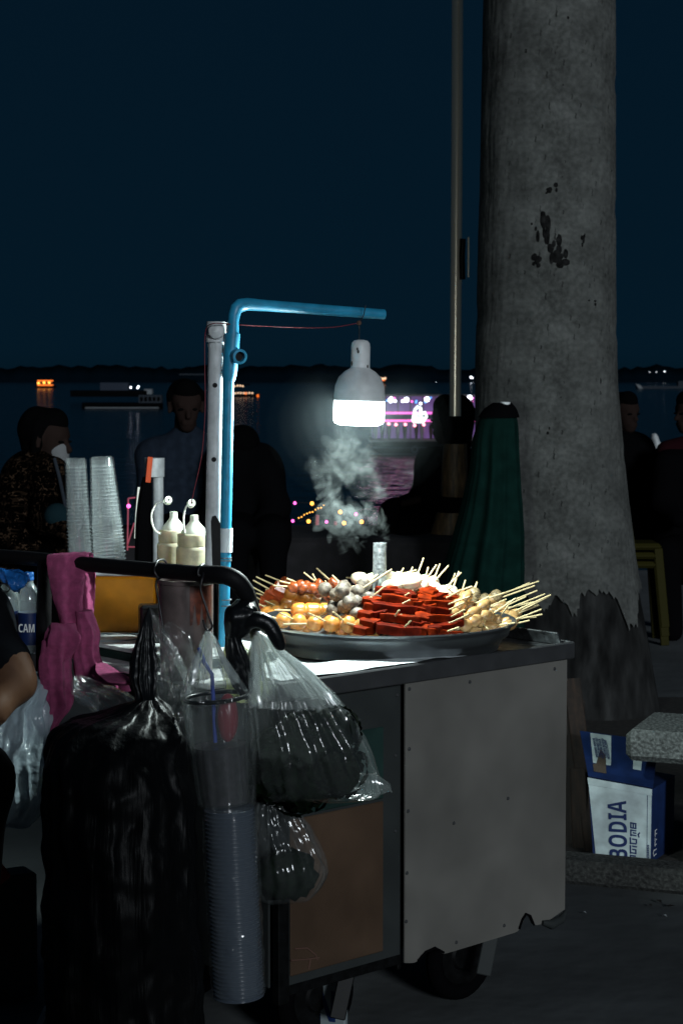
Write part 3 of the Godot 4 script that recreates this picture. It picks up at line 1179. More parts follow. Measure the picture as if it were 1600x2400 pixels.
	var back := Vector3(0.10, 0, -0.2)
	var carton := thing("beer_carton", "white and blue printed carton lettered BODIA standing under the stone bench", "carton", Transform3D(Basis(), (fl + fr) / 2))
	mb = MB.new()
	hexa(mb, [fl, fr, fr + back, fl + back, tl, tr, tr + back, tl + back])
	part(carton, "carton_body", mb, M.card_blue)
	mb = MB.new()
	slab_on(mb, [lerp2(fl, fr, tl, tr, 0.07, 0.0), lerp2(fl, fr, tl, tr, 0.985, 0.0), lerp2(fl, fr, tl, tr, 0.985, 1.0), lerp2(fl, fr, tl, tr, 0.0, 1.0)], fn, 0.002)
	part(carton, "white_front", mb, M.card_white)
	mb = MB.new()
	slab_on(mb, [lerp2(fl, fr, tl, tr, 0.0, 0.935), lerp2(fl, fr, tl, tr, 0.99, 0.935), lerp2(fl, fr, tl, tr, 0.99, 1.0), lerp2(fl, fr, tl, tr, -0.005, 1.0)], fn, 0.004)
	part(carton, "top_fold", mb, M.card_white)
	# print: fold line, block lettering read upwards
	mb = MB.new()
	slab_on(mb, [lerp2(fl, fr, tl, tr, 0.925, 0.0), lerp2(fl, fr, tl, tr, 0.932, 0.0), lerp2(fl, fr, tl, tr, 0.925, 0.93), lerp2(fl, fr, tl, tr, 0.918, 0.93)], fn, 0.003)
	part(carton, "print_line", mb, M.print_blue)
	var up := (tl - fl + tr - fr).normalized()
	var right := (fr - fl).normalized()
	lettering(carton, "BODIA", lerp2(fl, fr, tl, tr, 0.60, 0.255), up, -right, fn, 0.178, 0.056, M.print_blue, true)
	khmer(carton, fl, fr, tl, tr, fn)
	lettering(carton, "EUROPEAN STANDARDS", lerp2(fl, fr, tl, tr, 0.99, 0.02), up, -right, fn, 0.125, 0.0075, M.print_blue, false)
	# the lid, half raised
	var ll := tl + Vector3(0.008, 0.088, -0.27)
	var lr := tr + Vector3(0.06, 0.088, -0.27)
	var ln := (tr - tl).cross(ll - tl).normalized()
	mb = MB.new()
	slab_on(mb, [tl + Vector3(0, 0.003, 0), tr + Vector3(0, 0.003, 0), lr, ll], ln, 0.004)
	part(carton, "lid", mb, M.card_blue)
	mb = MB.new()
	slab_on(mb, [lerp2(tl, tr, ll, lr, 0.10, 0.12), lerp2(tl, tr, ll, lr, 0.36, 0.12), lerp2(tl, tr, ll, lr, 0.40, 0.97), lerp2(tl, tr, ll, lr, 0.13, 0.97)], ln, 0.006)
	part(carton, "white_print_area", mb, M.card_white)
	mb = MB.new()
	slab_on(mb, [lerp2(tl, tr, ll, lr, 0.68, 0.15), lerp2(tl, tr, ll, lr, 0.80, 0.15), lerp2(tl, tr, ll, lr, 0.82, 0.95), lerp2(tl, tr, ll, lr, 0.70, 0.95)], ln, 0.006)
	part(carton, "white_print_area", mb, M.card_white)
	mb = MB.new()
	slab_on(mb, [lerp2(tl, tr, ll, lr, 0.81, 0.05), lerp2(tl, tr, ll, lr, 0.96, 0.05), lerp2(tl, tr, ll, lr, 0.97, 0.97), lerp2(tl, tr, ll, lr, 0.83, 0.97)], ln, 0.005)
	part(carton, "torn_cardboard", mb, M.card_brown)
	mb = MB.new()
	for q in [[[0.1, 0.1], [0.29, 0.1], [0.3, 0.5], [0.24, 0.62], [0.21, 0.3], [0.1, 0.26]]]:
		var pts := []
		for w in q:
			pts.append(lerp2(tl, tr, ll, lr, w[0], w[1]) + ln * 0.0085)
		for i in range(1, pts.size() - 1):
			mb.tri(pts[0], pts[i + 1], pts[i])
	part(carton, "torn_cardboard", mb, M.card_brown)
	var lup := (ll - tl).normalized()
	var k := 0
	for s in ["ROTATE STOCK", "FIRST IN FIRST OUT", "PLACE IN STOCK", "CODING BEHIND", "PREVIOUS DELIVERY"]:
		lettering(carton, s, lerp2(tl, tr, ll, lr, 0.195 + 0.042 * k, 0.42 + 0.02 * (k % 2)), lup, -right, ln, 0.12, 0.0075, M.print_blue, false, 0.010)
		k += 1
	# stone bench
	var bench := thing("stone_bench", "pale rough stone bench with rounded edge at the right edge", "bench", Transform3D(Basis(), W(1600, 2115, 5.42)))
	mb = MB.new()
	var c0 := W(1463, 1710, 5.6)
	var x := Vector3(0.93, 0, 0.37).normalized()
	var z := Vector3(-x.z, 0, x.x)
	var bt := Transform3D(Basis(x, Vector3.UP, z), c0 + x * 0.5 - z * 0.17 - Vector3(0, 0.047, 0))
	mb.box(bt, Vector3(1.0, 0.094, 0.34), 0.018)
	part(bench, "seat_slab", mb, M.stone_bench)
	mb = MB.new()
	mb.box(Transform3D(bt.basis, Vector3(c0.x, 0.19, c0.z) + x * 0.30 - z * 0.19), Vector3(0.3, 0.37, 0.14), 0.012)
	part(bench, "leg", mb, M.kerb_stone)
	# stack of yellow stools behind the tree
	d = 10.6
	var proto: Node3D = null
	for i in 3:
		var at := Transform3D(Basis(), Vector3(W(1484, 1420, d).x, 0.05 * i, -d))
		var label: String = ["lowest yellow plastic stool of the stack behind the palm", "middle yellow plastic stool of the stack behind the palm", "topmost yellow plastic stool of the stack behind the palm"][i]
		if proto == null:
			proto = thing("plastic_stool", label, "stool", at, "yellow stools in the stack")
			mb = MB.new()
			mb.box(Transform3D(Basis(), at.origin + Vector3(0, 0.44, 0)), Vector3(0.26, 0.036, 0.26), 0.015)
			part(proto, "seat", mb, M.yellow_plastic)
			for sx in [-1, 1]:
				for sz in [-1, 1]:
					mb = MB.new()
					plank(mb, at.origin + Vector3(sx * 0.112, 0.43, sz * 0.112), at.origin + Vector3(sx * 0.15, 0.0, sz * 0.15), 0.045, 0.03)
					part(proto, "leg", mb, M.yellow_plastic)
		else:
			dup(proto, "plastic_stool", at, label)
	mb = MB.new()
	plank(mb, W(1464, 1195, 10.35), W(1478, 1290, 10.3), 0.05, 0.02)
	solo("chair_back", mb, M.yellow_plastic, "yellow-green plastic strip standing at the right edge of the palm trunk", "chair")
	# twig and leaf litter on the pavement
	mb = MB.new()
	mb.tube([W(1366, 2117, 5.38), W(1450, 2123, 5.37), W(1526, 2128, 5.35)], 0.0025, 6)
	solo("bamboo_stick", mb, M.stick, "thin pale stick lying on the pavement along the kerb", "stick")
	for q in [[1542, 2136, 16], [1570, 2148, 12], [1368, 2164, 7], [1556, 2172, 9], [1522, 2146, 10]]:
		mb = MB.new()
		var dd: float = EYE * FPX / (q[1] - HORIZON)
		var p := W(q[0], q[1], dd)
		leaf(mb, Vector3(p.x, 0.006, p.z), PX(q[2], dd) * 2.0, rng.randf() * TAU)
		solo("fallen_leaf", mb, M.wood_dark if q[2] > 9 else M.paper, "dead leaf on the pavement below the bench, %s" % ("nearest the kerb" if q[1] == 2136 else "farthest right" if q[0] == 1570 else "smallest one") if q[2] > 9 else "tiny pale scrap on the pavement, %s" % ("left below the kerb" if q[0] < 1400 else "right below the bench"), "leaf" if q[2] > 9 else "litter", "leaves by the kerb" if q[2] > 9 else "scraps on the pavement")


func sample(keys: Array, py: float) -> Array:
	for i in keys.size() - 1:
		if py <= keys[i + 1][1]:
			var t: float = clampf((py - keys[i][1]) / (keys[i + 1][1] - keys[i][1]), 0, 1)
			t = lerpf(t, smoothstep(0.0, 1.0, t), 0.3)
			return [lerpf(keys[i][0], keys[i + 1][0], t), lerpf(keys[i][2], keys[i + 1][2], t)]
	return [keys[-1][0], keys[-1][2]]


func plank(mb: MB, a: Vector3, b: Vector3, wide: float, thick: float) -> void:
	var t := frame((a + b) / 2, a - b, Vector3(0, 0, 1))
	mb.box(t, Vector3(wide, (a - b).length(), thick), 0.003)


func leaf(mb: MB, p: Vector3, size: float, turn: float) -> void:
	var x := Vector3(cos(turn), 0, sin(turn)) * size * 0.5
	var z := Vector3(-sin(turn), 0, cos(turn)) * size * 0.22
	mb.quad(p - x, p - z + Vector3(0, 0.004, 0), p + x, p + z + Vector3(0, 0.004, 0))


func lerp2(a: Vector3, b: Vector3, c: Vector3, d: Vector3, u: float, v: float) -> Vector3:
	return a.lerp(b, u).lerp(c.lerp(d, u), v)


func hexa(mb: MB, p: Array) -> void:
	mb.quad(p[0], p[4], p[5], p[1])
	mb.quad(p[1], p[5], p[6], p[2])
	mb.quad(p[2], p[6], p[7], p[3])
	mb.quad(p[3], p[7], p[4], p[0])
	mb.quad(p[4], p[7], p[6], p[5])
	mb.quad(p[0], p[1], p[2], p[3])


func slab_on(mb: MB, q: Array, n: Vector3, thick: float) -> void:
	var o := []
	for p in q:
		o.append(p + n * thick)
	for p in q:
		o.append(p + n * 0.0005)
	hexa(mb, [o[4], o[5], o[1], o[0], o[7], o[6], o[2], o[3]])


# flat printed lettering: start point, reading direction, up of the letters, face normal
func lettering(parent: Node, text: String, at: Vector3, dir: Vector3, up: Vector3, n: Vector3, width: float, height: float, m: Material, heavy: bool, lift := 0.0042) -> void:
	var tm := TextMesh.new()
	var font := SystemFont.new()
	font.font_names = PackedStringArray(["Droid Sans"])
	font.font_weight = 700
	tm.font = font
	tm.text = text
	tm.font_size = 64
	tm.pixel_size = 0.01
	tm.depth = 0.02
	tm.curve_step = 2.0
	tm.horizontal_alignment = HORIZONTAL_ALIGNMENT_LEFT
	tm.vertical_alignment = VERTICAL_ALIGNMENT_BOTTOM
	tm.material = m
	var box := tm.get_aabb()
	var kx := width / box.size.x
	var ky := height / box.size.y
	var x := dir.normalized()
	var z := n.normalized()
	var y := z.cross(x).normalized()
	if y.dot(up) < 0:
		push_warning("lettering mirrored: " + text)
	var t := Transform3D(Basis(x * kx, y * ky, z * 0.02), at + z * lift)
	t.origin -= t.basis * box.position
	var o := inst(parent, "lettering", tm, where(parent).affine_inverse() * t)
	if heavy:
		o.set_meta("label", "dark blue block letters " + text)


# the line of curled script beside the block letters, drawn as strokes
func khmer(parent: Node, fl: Vector3, fr: Vector3, tl: Vector3, tr: Vector3, n: Vector3) -> void:
	var mb := MB.new()
	var strokes := [
		
		[[0.60, 0.03], [0.60, 0.12], [0.68, 0.12]], [[0.60, 0.04], [0.69, 0.04]], [[0.63, 0.08], [0.69, 0.075]],
		[[0.60, 0.15], [0.60, 0.24]], [[0.60, 0.155], [0.69, 0.155], [0.69, 0.20], [0.64, 0.20]], [[0.64, 0.24], [0.70, 0.24]],
		[[0.60, 0.27], [0.60, 0.34]], [[0.60, 0.275], [0.69, 0.275]], [[0.64, 0.33], [0.70, 0.33], [0.70, 0.29]],
		[[0.61, 0.37], [0.61, 0.44], [0.69, 0.44]], [[0.61, 0.38], [0.69, 0.38]], [[0.65, 0.41], [0.69, 0.41]], [[0.74, 0.37], [0.73, 0.40], [0.75, 0.42]],
		[[0.61, 0.47], [0.69, 0.47], [0.69, 0.53], [0.61, 0.53], [0.61, 0.475]], [[0.65, 0.485], [0.65, 0.52]]]
	for s in strokes:
		for i in s.size() - 1:
			var a := lerp2(fl, fr, tl, tr, s[i][0] + 0.05, s[i][1] * 0.8 + 0.2)
			var b := lerp2(fl, fr, tl, tr, s[i + 1][0] + 0.05, s[i + 1][1] * 0.8 + 0.2)
			var t := frame((a + b) / 2 + n * 0.0028, b - a, n)
			mb.box(t, Vector3(0.0042, (b - a).length() + 0.004, 0.001), 0.0002)
	part(parent, "script_lettering", mb, M.print_blue)
	# small white script on the blue side
	mb = MB.new()
	var e := fr + Vector3(0.0, 0, 0)
	var side := Vector3(0.10, 0, -0.2)
	var sn := side.cross(Vector3.UP).normalized() * -1.0
	for s in [[[0.13, 0.40], [0.13, 0.48]], [[0.13, 0.41], [0.2, 0.41]], [[0.17, 0.46], [0.2, 0.46]], [[0.13, 0.5], [0.13, 0.56], [0.2, 0.56]], [[0.16, 0.52], [0.2, 0.52]], [[0.1, 0.3], [0.06, 0.335], [0.1, 0.37]], [[0.1, 0.31], [0.2, 0.31]], [[0.1, 0.36], [0.2, 0.36]]]:
		for i in s.size() - 1:
			var a: Vector3 = e + side * s[i][0] + (tr - fr) * s[i][1]
			var b: Vector3 = e + side * s[i + 1][0] + (tr - fr) * s[i + 1][1]
			mb.box(frame((a + b) / 2 - sn * 0.001, b - a, sn), Vector3(0.0025, (b - a).length() + 0.002, 0.0012), 0.0002)
	part(parent, "script_lettering", mb, M.print_white)


# ------------------------------------------------------------------ people on the promenade
func head_bones(c: Vector3, face: Vector3, s := 1.0) -> Array:
	var up := Vector3.UP
	var side := up.cross(face).normalized()
	return [
		[c + face * -0.025 * s + up * 0.03 * s, c + face * 0.02 * s + up * 0.035 * s, 0.078 * s, 0.072 * s],
		[c + face * 0.03 * s + up * -0.02 * s, c + face * 0.045 * s + up * -0.075 * s, 0.058 * s, 0.04 * s],
		[c + face * 0.088 * s + up * 0.01 * s, c + face * 0.105 * s + up * -0.022 * s, 0.009 * s, 0.014 * s],
		[c + face * 0.078 * s + up * 0.03 * s - side * 0.035 * s, c + face * 0.078 * s + up * 0.03 * s + side * 0.035 * s, 0.008 * s, 0.008 * s],
		[c + face * 0.083 * s + up * -0.055 * s - side * 0.018 * s, c + face * 0.083 * s + up * -0.055 * s + side * 0.018 * s, 0.01 * s, 0.01 * s],
		[c + side * 0.077 * s + up * 0.02 * s, c + side * 0.08 * s + up * -0.025 * s, 0.014 * s, 0.01 * s],
		[c - side * 0.077 * s + up * 0.02 * s, c - side * 0.08 * s + up * -0.025 * s, 0.014 * s, 0.01 * s],
		[c + face * -0.02 * s + up * -0.06 * s, c + face * -0.03 * s + up * -0.17 * s, 0.052 * s, 0.056 * s]]


func person(label: String, at: Vector3, head: Vector3, face: Vector3, skin: Material, cell: float) -> Node3D:
	var o := thing("person", label, "person", Transform3D(Basis(), at))
	var mb := MB.new()
	nets(mb, head_bones(head, face.normalized()), cell, 0.018)
	part(o, "head", mb, skin)
	var side := Vector3.UP.cross(face).normalized()
	for s in [-1, 1]:
		mb = MB.new()
		mb.ball(head + face.normalized() * 0.083 + Vector3(0, 0.008, 0) + side * 0.032 * s, Vector3(0.014, 0.006, 0.008))
		part(o, "eye", mb, M.eye_dark)
	return o


func hair_cap(o: Node3D, head: Vector3, face: Vector3, low: float, m: Material) -> void:
	var mb := MB.new()
	var f := face.normalized()
	var side := Vector3.UP.cross(f).normalized()
	nets(mb, [[head - f * 0.035 + Vector3(0, 0.045, 0), head + f * 0.03 + Vector3(0, 0.068, 0), 0.088, 0.062],
		[head - f * 0.06 + Vector3(0, 0.02, 0), head - f * 0.06 + Vector3(0, low, 0), 0.072, 0.05],
		[head + side * 0.062 + Vector3(0, 0.05, 0), head + side * 0.066 - f * 0.02 + Vector3(0, low * 0.6, 0), 0.034, 0.022],
		[head - side * 0.062 + Vector3(0, 0.05, 0), head - side * 0.066 - f * 0.02 + Vector3(0, low * 0.6, 0), 0.034, 0.022]], 0.012, 0.02)
	part(o, "hair", mb, m)


func people() -> void:
	# man in a grey-blue shirt on the wall behind the pipes
	var d := 9.3
	var h := W(436, 953, d)
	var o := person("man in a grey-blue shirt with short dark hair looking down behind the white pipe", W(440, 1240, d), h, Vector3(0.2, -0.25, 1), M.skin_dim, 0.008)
	hair_cap(o, h + Vector3(0, 0.004, 0), Vector3(0.2, -0.1, 1), -0.02, M.hair)
	var mb := MB.new()
	var sl := W(355, 1068, d)
	var sr := W(525, 1068, d)
	nets(mb, [[W(438, 1030, d + 0.03), W(440, 1075, d), 0.07, 0.1], [W(436, 1028, d + 0.03), W(385, 1056, d), 0.055, 0.07], [W(436, 1028, d + 0.03), W(492, 1056, d), 0.055, 0.07], [sl, sr, 0.075, 0.075], [W(395, 1110, d), W(400, 1230, d), 0.12, 0.13], [W(480, 1110, d), W(478, 1230, d), 0.12, 0.13],
		[sl, W(345, 1180, d - 0.05), 0.066, 0.052], [W(345, 1180, d - 0.05), W(400, 1230, d - 0.25), 0.05, 0.042], [sr, W(535, 1180, d - 0.05), 0.066, 0.052], [W(535, 1180, d - 0.05), W(480, 1230, d - 0.25), 0.05, 0.042]], 0.018, 0.05)
	part(o, "shirt", mb, M.blue_shirt)
	mb = MB.new()
	nets(mb, [[W(405, 1235, d - 0.05), W(395, 1250, d - 0.45), 0.09, 0.07], [W(475, 1235, d - 0.05), W(485, 1250, d - 0.45), 0.09, 0.07], [W(395, 1250, d - 0.45), W(395, 1420, d - 0.55), 0.065, 0.045], [W(485, 1250, d - 0.45), W(485, 1420, d - 0.55), 0.065, 0.045]], 0.022, 0.04)
	part(o, "trousers", mb, M.black_cloth)
	# woman in animal print with a face mask
	d = 8.0
	h = W(112, 1030, d)
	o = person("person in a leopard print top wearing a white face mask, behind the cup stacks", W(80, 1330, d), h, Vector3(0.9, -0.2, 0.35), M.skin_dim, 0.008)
	hair_cap(o, h + Vector3(0, 0.006, 0), Vector3(0.9, -0.1, 0.35), -0.09, M.hair)
	mb = MB.new()
	var fv := Vector3(0.9, -0.2, 0.35).normalized()
	nets(mb, [[h + fv * 0.05 + Vector3(0, -0.035, 0), h + fv * 0.062 + Vector3(0, -0.08, 0), 0.05, 0.037]], 0.008, 0.01)
	part(o, "face_mask", mb, M.mask)
	mb = MB.new()
	nets(mb, [[W(98, 1085, d), W(92, 1110, d), 0.06, 0.09], [W(62, 1110, d + 0.12), W(120, 1115, d - 0.14), 0.075, 0.075], [W(75, 1130, d), W(66, 1320, d), 0.135, 0.16], [W(95, 1150, d), W(95, 1320, d), 0.12, 0.15],
		[W(120, 1115, d - 0.14), W(105, 1220, d - 0.2), 0.065, 0.055], [W(105, 1220, d - 0.2), W(160, 1245, d - 0.3), 0.053, 0.04], [W(62, 1110, d + 0.12), W(45, 1220, d + 0.15), 0.065, 0.055]], 0.016, 0.05)
	part(o, "leopard_top", mb, M.leopard)
	mb = MB.new()
	nets(mb, [[W(98, 1078, d - 0.05), W(112, 1118, d - 0.16), 0.03, 0.02], [W(96, 1075, d - 0.03), W(88, 1098, d - 0.06), 0.04, 0.03]], 0.01, 0.02)
	part(o, "teal_collar", mb, M.teal_cloth)
	mb = MB.new()
	nets(mb, [[W(135, 1210, d - 0.25), W(165, 1225, d - 0.25), 0.055, 0.05]], 0.012, 0.02)
	part(o, "teal_bag", mb, M.teal_cloth)
	mb = MB.new()
	mb.tube([W(128, 1075, d - 0.2), W(140, 1120, d - 0.24), W(155, 1190, d - 0.26)], 0.008, 8)
	part(o, "bag_strap", mb, M.boat_grey)
	mb = MB.new()
	nets(mb, [[W(75, 1330, d), W(130, 1345, d - 0.3), 0.1, 0.08], [W(130, 1345, d - 0.3), W(135, 1560, d - 0.3), 0.07, 0.05]], 0.022, 0.04)
	part(o, "trousers", mb, M.black_cloth)
	# hunched figure in black right of the blue pipe
	d = 9.1
	h = W(560, 1062, d + 0.02)
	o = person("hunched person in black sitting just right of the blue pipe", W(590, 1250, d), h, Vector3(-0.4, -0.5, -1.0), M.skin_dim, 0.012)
	hair_cap(o, h, Vector3(-0.4, -0.2, -1.0), -0.1, M.hair)
	mb = MB.new()
	nets(mb, [[W(545, 1085, d), W(605, 1090, d), 0.13, 0.11], [W(555, 1130, d), W(550, 1240, d), 0.15, 0.18], [W(610, 1130, d), W(625, 1245, d), 0.12, 0.12], [W(625, 1110, d - 0.1), W(648, 1190, d - 0.15), 0.075, 0.06], [W(648, 1190, d - 0.15), W(600, 1240, d - 0.3), 0.055, 0.045]], 0.02, 0.06)
	part(o, "jacket", mb, M.black_cloth)
	mb = MB.new()
	nets(mb, [[W(560, 1245, d - 0.1), W(550, 1255, d - 0.5), 0.1, 0.08], [W(630, 1245, d - 0.1), W(640, 1255, d - 0.5), 0.1, 0.08], [W(550, 1255, d - 0.5), W(550, 1440, d - 0.55), 0.07, 0.05], [W(640, 1255, d - 0.5), W(640, 1440, d - 0.55), 0.07, 0.05]], 0.022, 0.04)
	part(o, "trousers", mb, M.black_cloth)
	# silhouette sitting behind the steel pole
	d = 9.55
	h = W(1055, 985, d)
	o = person("dark seated person with loose hair half hidden by the steel pole", W(1040, 1240, d), h, Vector3(-0.8, -0.1, -0.5), M.skin_dim, 0.012)
	hair_cap(o, h, Vector3(-0.8, 0, -0.5), -0.12, M.hair)
	mb = MB.new()
	nets(mb, [[W(1010, 1085, d), W(1095, 1085, d + 0.1), 0.075, 0.075], [W(1030, 1110, d), W(1020, 1235, d), 0.12, 0.14], [W(1080, 1110, d), W(1075, 1235, d), 0.12, 0.14], [W(1008, 1088, d - 0.05), W(985, 1170, d - 0.1), 0.065, 0.05], [W(985, 1170, d - 0.1), W(930, 1185, d - 0.25), 0.05, 0.04]], 0.02, 0.05)
	part(o, "top", mb, M.black_cloth)
	mb = MB.new()
	nets(mb, [[W(1020, 1225, d), W(925, 1205, d - 0.2), 0.1, 0.075], [W(925, 1205, d - 0.2), W(890, 1300, d - 0.35), 0.07, 0.05], [W(1050, 1230, d), W(960, 1235, d - 0.3), 0.1, 0.075], [W(960, 1235, d - 0.3), W(945, 1330, d - 0.55), 0.07, 0.05]], 0.02, 0.04)
	part(o, "trousers", mb, M.black_cloth)
	mb = MB.new()
	nets(mb, [[W(945, 1180, d - 0.32), W(978, 1172, d - 0.3), 0.018, 0.02]], 0.01, 0.01)
	part(o, "hand", mb, M.skin_dim)
	# two people right of the palm
	d = 11.4
	h = W(1462, 968, d)
	o = person("dark-haired person in black sitting close behind the right side of the palm", W(1470, 1330, d), h, Vector3(0.55, -0.15, 0.8), M.skin_dim, 0.012)
	hair_cap(o, h, Vector3(0.45, 0.05, 0.8), -0.11, M.hair)
	mb = MB.new()
	nets(mb, [[W(1450, 1045, d), W(1500, 1050, d + 0.1), 0.09, 0.08], [W(1468, 1080, d), W(1465, 1260, d), 0.17, 0.19], [W(1500, 1055, d), W(1512, 1160, d - 0.1), 0.075, 0.06], [W(1512, 1160, d - 0.1), W(1560, 1200, d - 0.3), 0.055, 0.045]], 0.024, 0.06)
	part(o, "jacket", mb, M.black_cloth)
	mb = MB.new()
	nets(mb, [[W(1470, 1260, d), W(1560, 1265, d - 0.3), 0.11, 0.09], [W(1560, 1265, d - 0.3), W(1570, 1440, d - 0.3), 0.08, 0.06]], 0.026, 0.04)
	part(o, "trousers", mb, M.black_cloth)
	d = 11.0
	h = W(1618, 968, d)
	o = person("person in a maroon shirt and black jacket at the right picture edge", W(1600, 1400, d), h, Vector3(-0.8, -0.1, 0.4), M.skin_dim, 0.012)
	hair_cap(o, h, Vector3(-0.8, 0.05, 0.4), -0.05, M.hair)
	mb = MB.new()
	nets(mb, [[W(1565, 1062, d), W(1640, 1050, d), 0.075, 0.09], [W(1600, 1075, d), W(1605, 1100, d), 0.1, 0.1]], 0.02, 0.04)
	part(o, "shirt", mb, M.maroon)
	mb = MB.new()
	nets(mb, [[W(1572, 1095, d - 0.04), W(1640, 1090, d - 0.04), 0.09, 0.12], [W(1590, 1120, d), W(1600, 1290, d), 0.17, 0.2], [W(1560, 1090, d - 0.1), W(1548, 1180, d - 0.15), 0.075, 0.06], [W(1548, 1180, d - 0.15), W(1590, 1220, d - 0.3), 0.055, 0.045]], 0.024, 0.06)
	part(o, "jacket", mb, M.black_cloth)
	mb = MB.new()
	nets(mb, [[W(1610, 1290, d), W(1560, 1300, d - 0.35), 0.12, 0.09], [W(1560, 1300, d - 0.35), W(1575, 1480, d - 0.35), 0.08, 0.06]], 0.026, 0.04)
	part(o, "trousers", mb, M.black_cloth)
	mb = MB.new()
	nets(mb, [[W(1532, 1022, 11.7), W(1538, 1045, 11.7), 0.022, 0.03]], 0.014, 0.01)
	solo("white_bag", mb, M.white_pvc, "white scrap of a bag between the two people right of the palm", "bag")
	# the seller, of whom only sleeve and arm come into the picture at the left
	d = 4.12
	o = thing("person", "seller in a dark T-shirt, bare elbow showing behind the handle at far left", "person", Transform3D(Basis(), W(-120, 2000, d)))
	mb = MB.new()
	nets(mb, [[W(6, 1535, d), W(24, 1562, d - 0.02), 0.044, 0.045], [W(24, 1560, d - 0.02), W(38, 1600, d - 0.03), 0.044, 0.042], [W(38, 1600, d - 0.03), W(-20, 1665, d - 0.1), 0.042, 0.034], [W(-20, 1665, d - 0.1), W(-90, 1700, d - 0.16), 0.034, 0.027],
		[W(-90, 1700, d - 0.16), W(-125, 1712, d - 0.17), 0.026, 0.03], [W(-125, 1700, d - 0.17), W(-185, 1708, d - 0.2), 0.01, 0.008], [W(-125, 1712, d - 0.17), W(-190, 1722, d - 0.2), 0.01, 0.008], [W(-125, 1722, d - 0.17), W(-185, 1734, d - 0.2), 0.01, 0.008], [W(-125, 1730, d - 0.17), W(-175, 1745, d - 0.2), 0.009, 0.007], [W(-105, 1692, d - 0.17), W(-140, 1680, d - 0.2), 0.011, 0.009],
		[W(-120, 1430, d + 0.1), W(-120, 1350, d + 0.1), 0.055, 0.05]] + head_bones(W(-120, 1230, d + 0.1), Vector3(1, -0.2, 0.3).normalized()), 0.012, 0.02)
	part(o, "body", mb, M.skin)
	mb = MB.new()
	nets(mb, [[W(-120, 1480, d + 0.1), W(-115, 1800, d + 0.1), 0.15, 0.16], [W(-160, 1440, d + 0.2), W(-160, 1800, d + 0.2), 0.13, 0.15], [W(-60, 1470, d + 0.02), W(10, 1552, d - 0.01), 0.064, 0.06], [W(-100, 1455, d + 0.06), W(-55, 1480, d + 0.02), 0.08, 0.064]], 0.012, 0.04)
	part(o, "shirt", mb, M.dark_cloth)
	mb = MB.new()
	nets(mb, [[W(-120, 1800, d + 0.1), W(-60, 1830, d - 0.3), 0.11, 0.08], [W(-60, 1830, d - 0.3), W(-70, 2250, d - 0.3), 0.07, 0.05]], 0.024, 0.04)
	part(o, "trousers", mb, M.black_cloth)
	hair_cap(o, W(-120, 1230, d + 0.1), Vector3(1, 0, 0.3), -0.03, M.hair)


# ------------------------------------------------------------------ the cart
func K(t: float, h: float, s: float) -> Vector3:
	return cart_at * Vector3(t, h, -s)


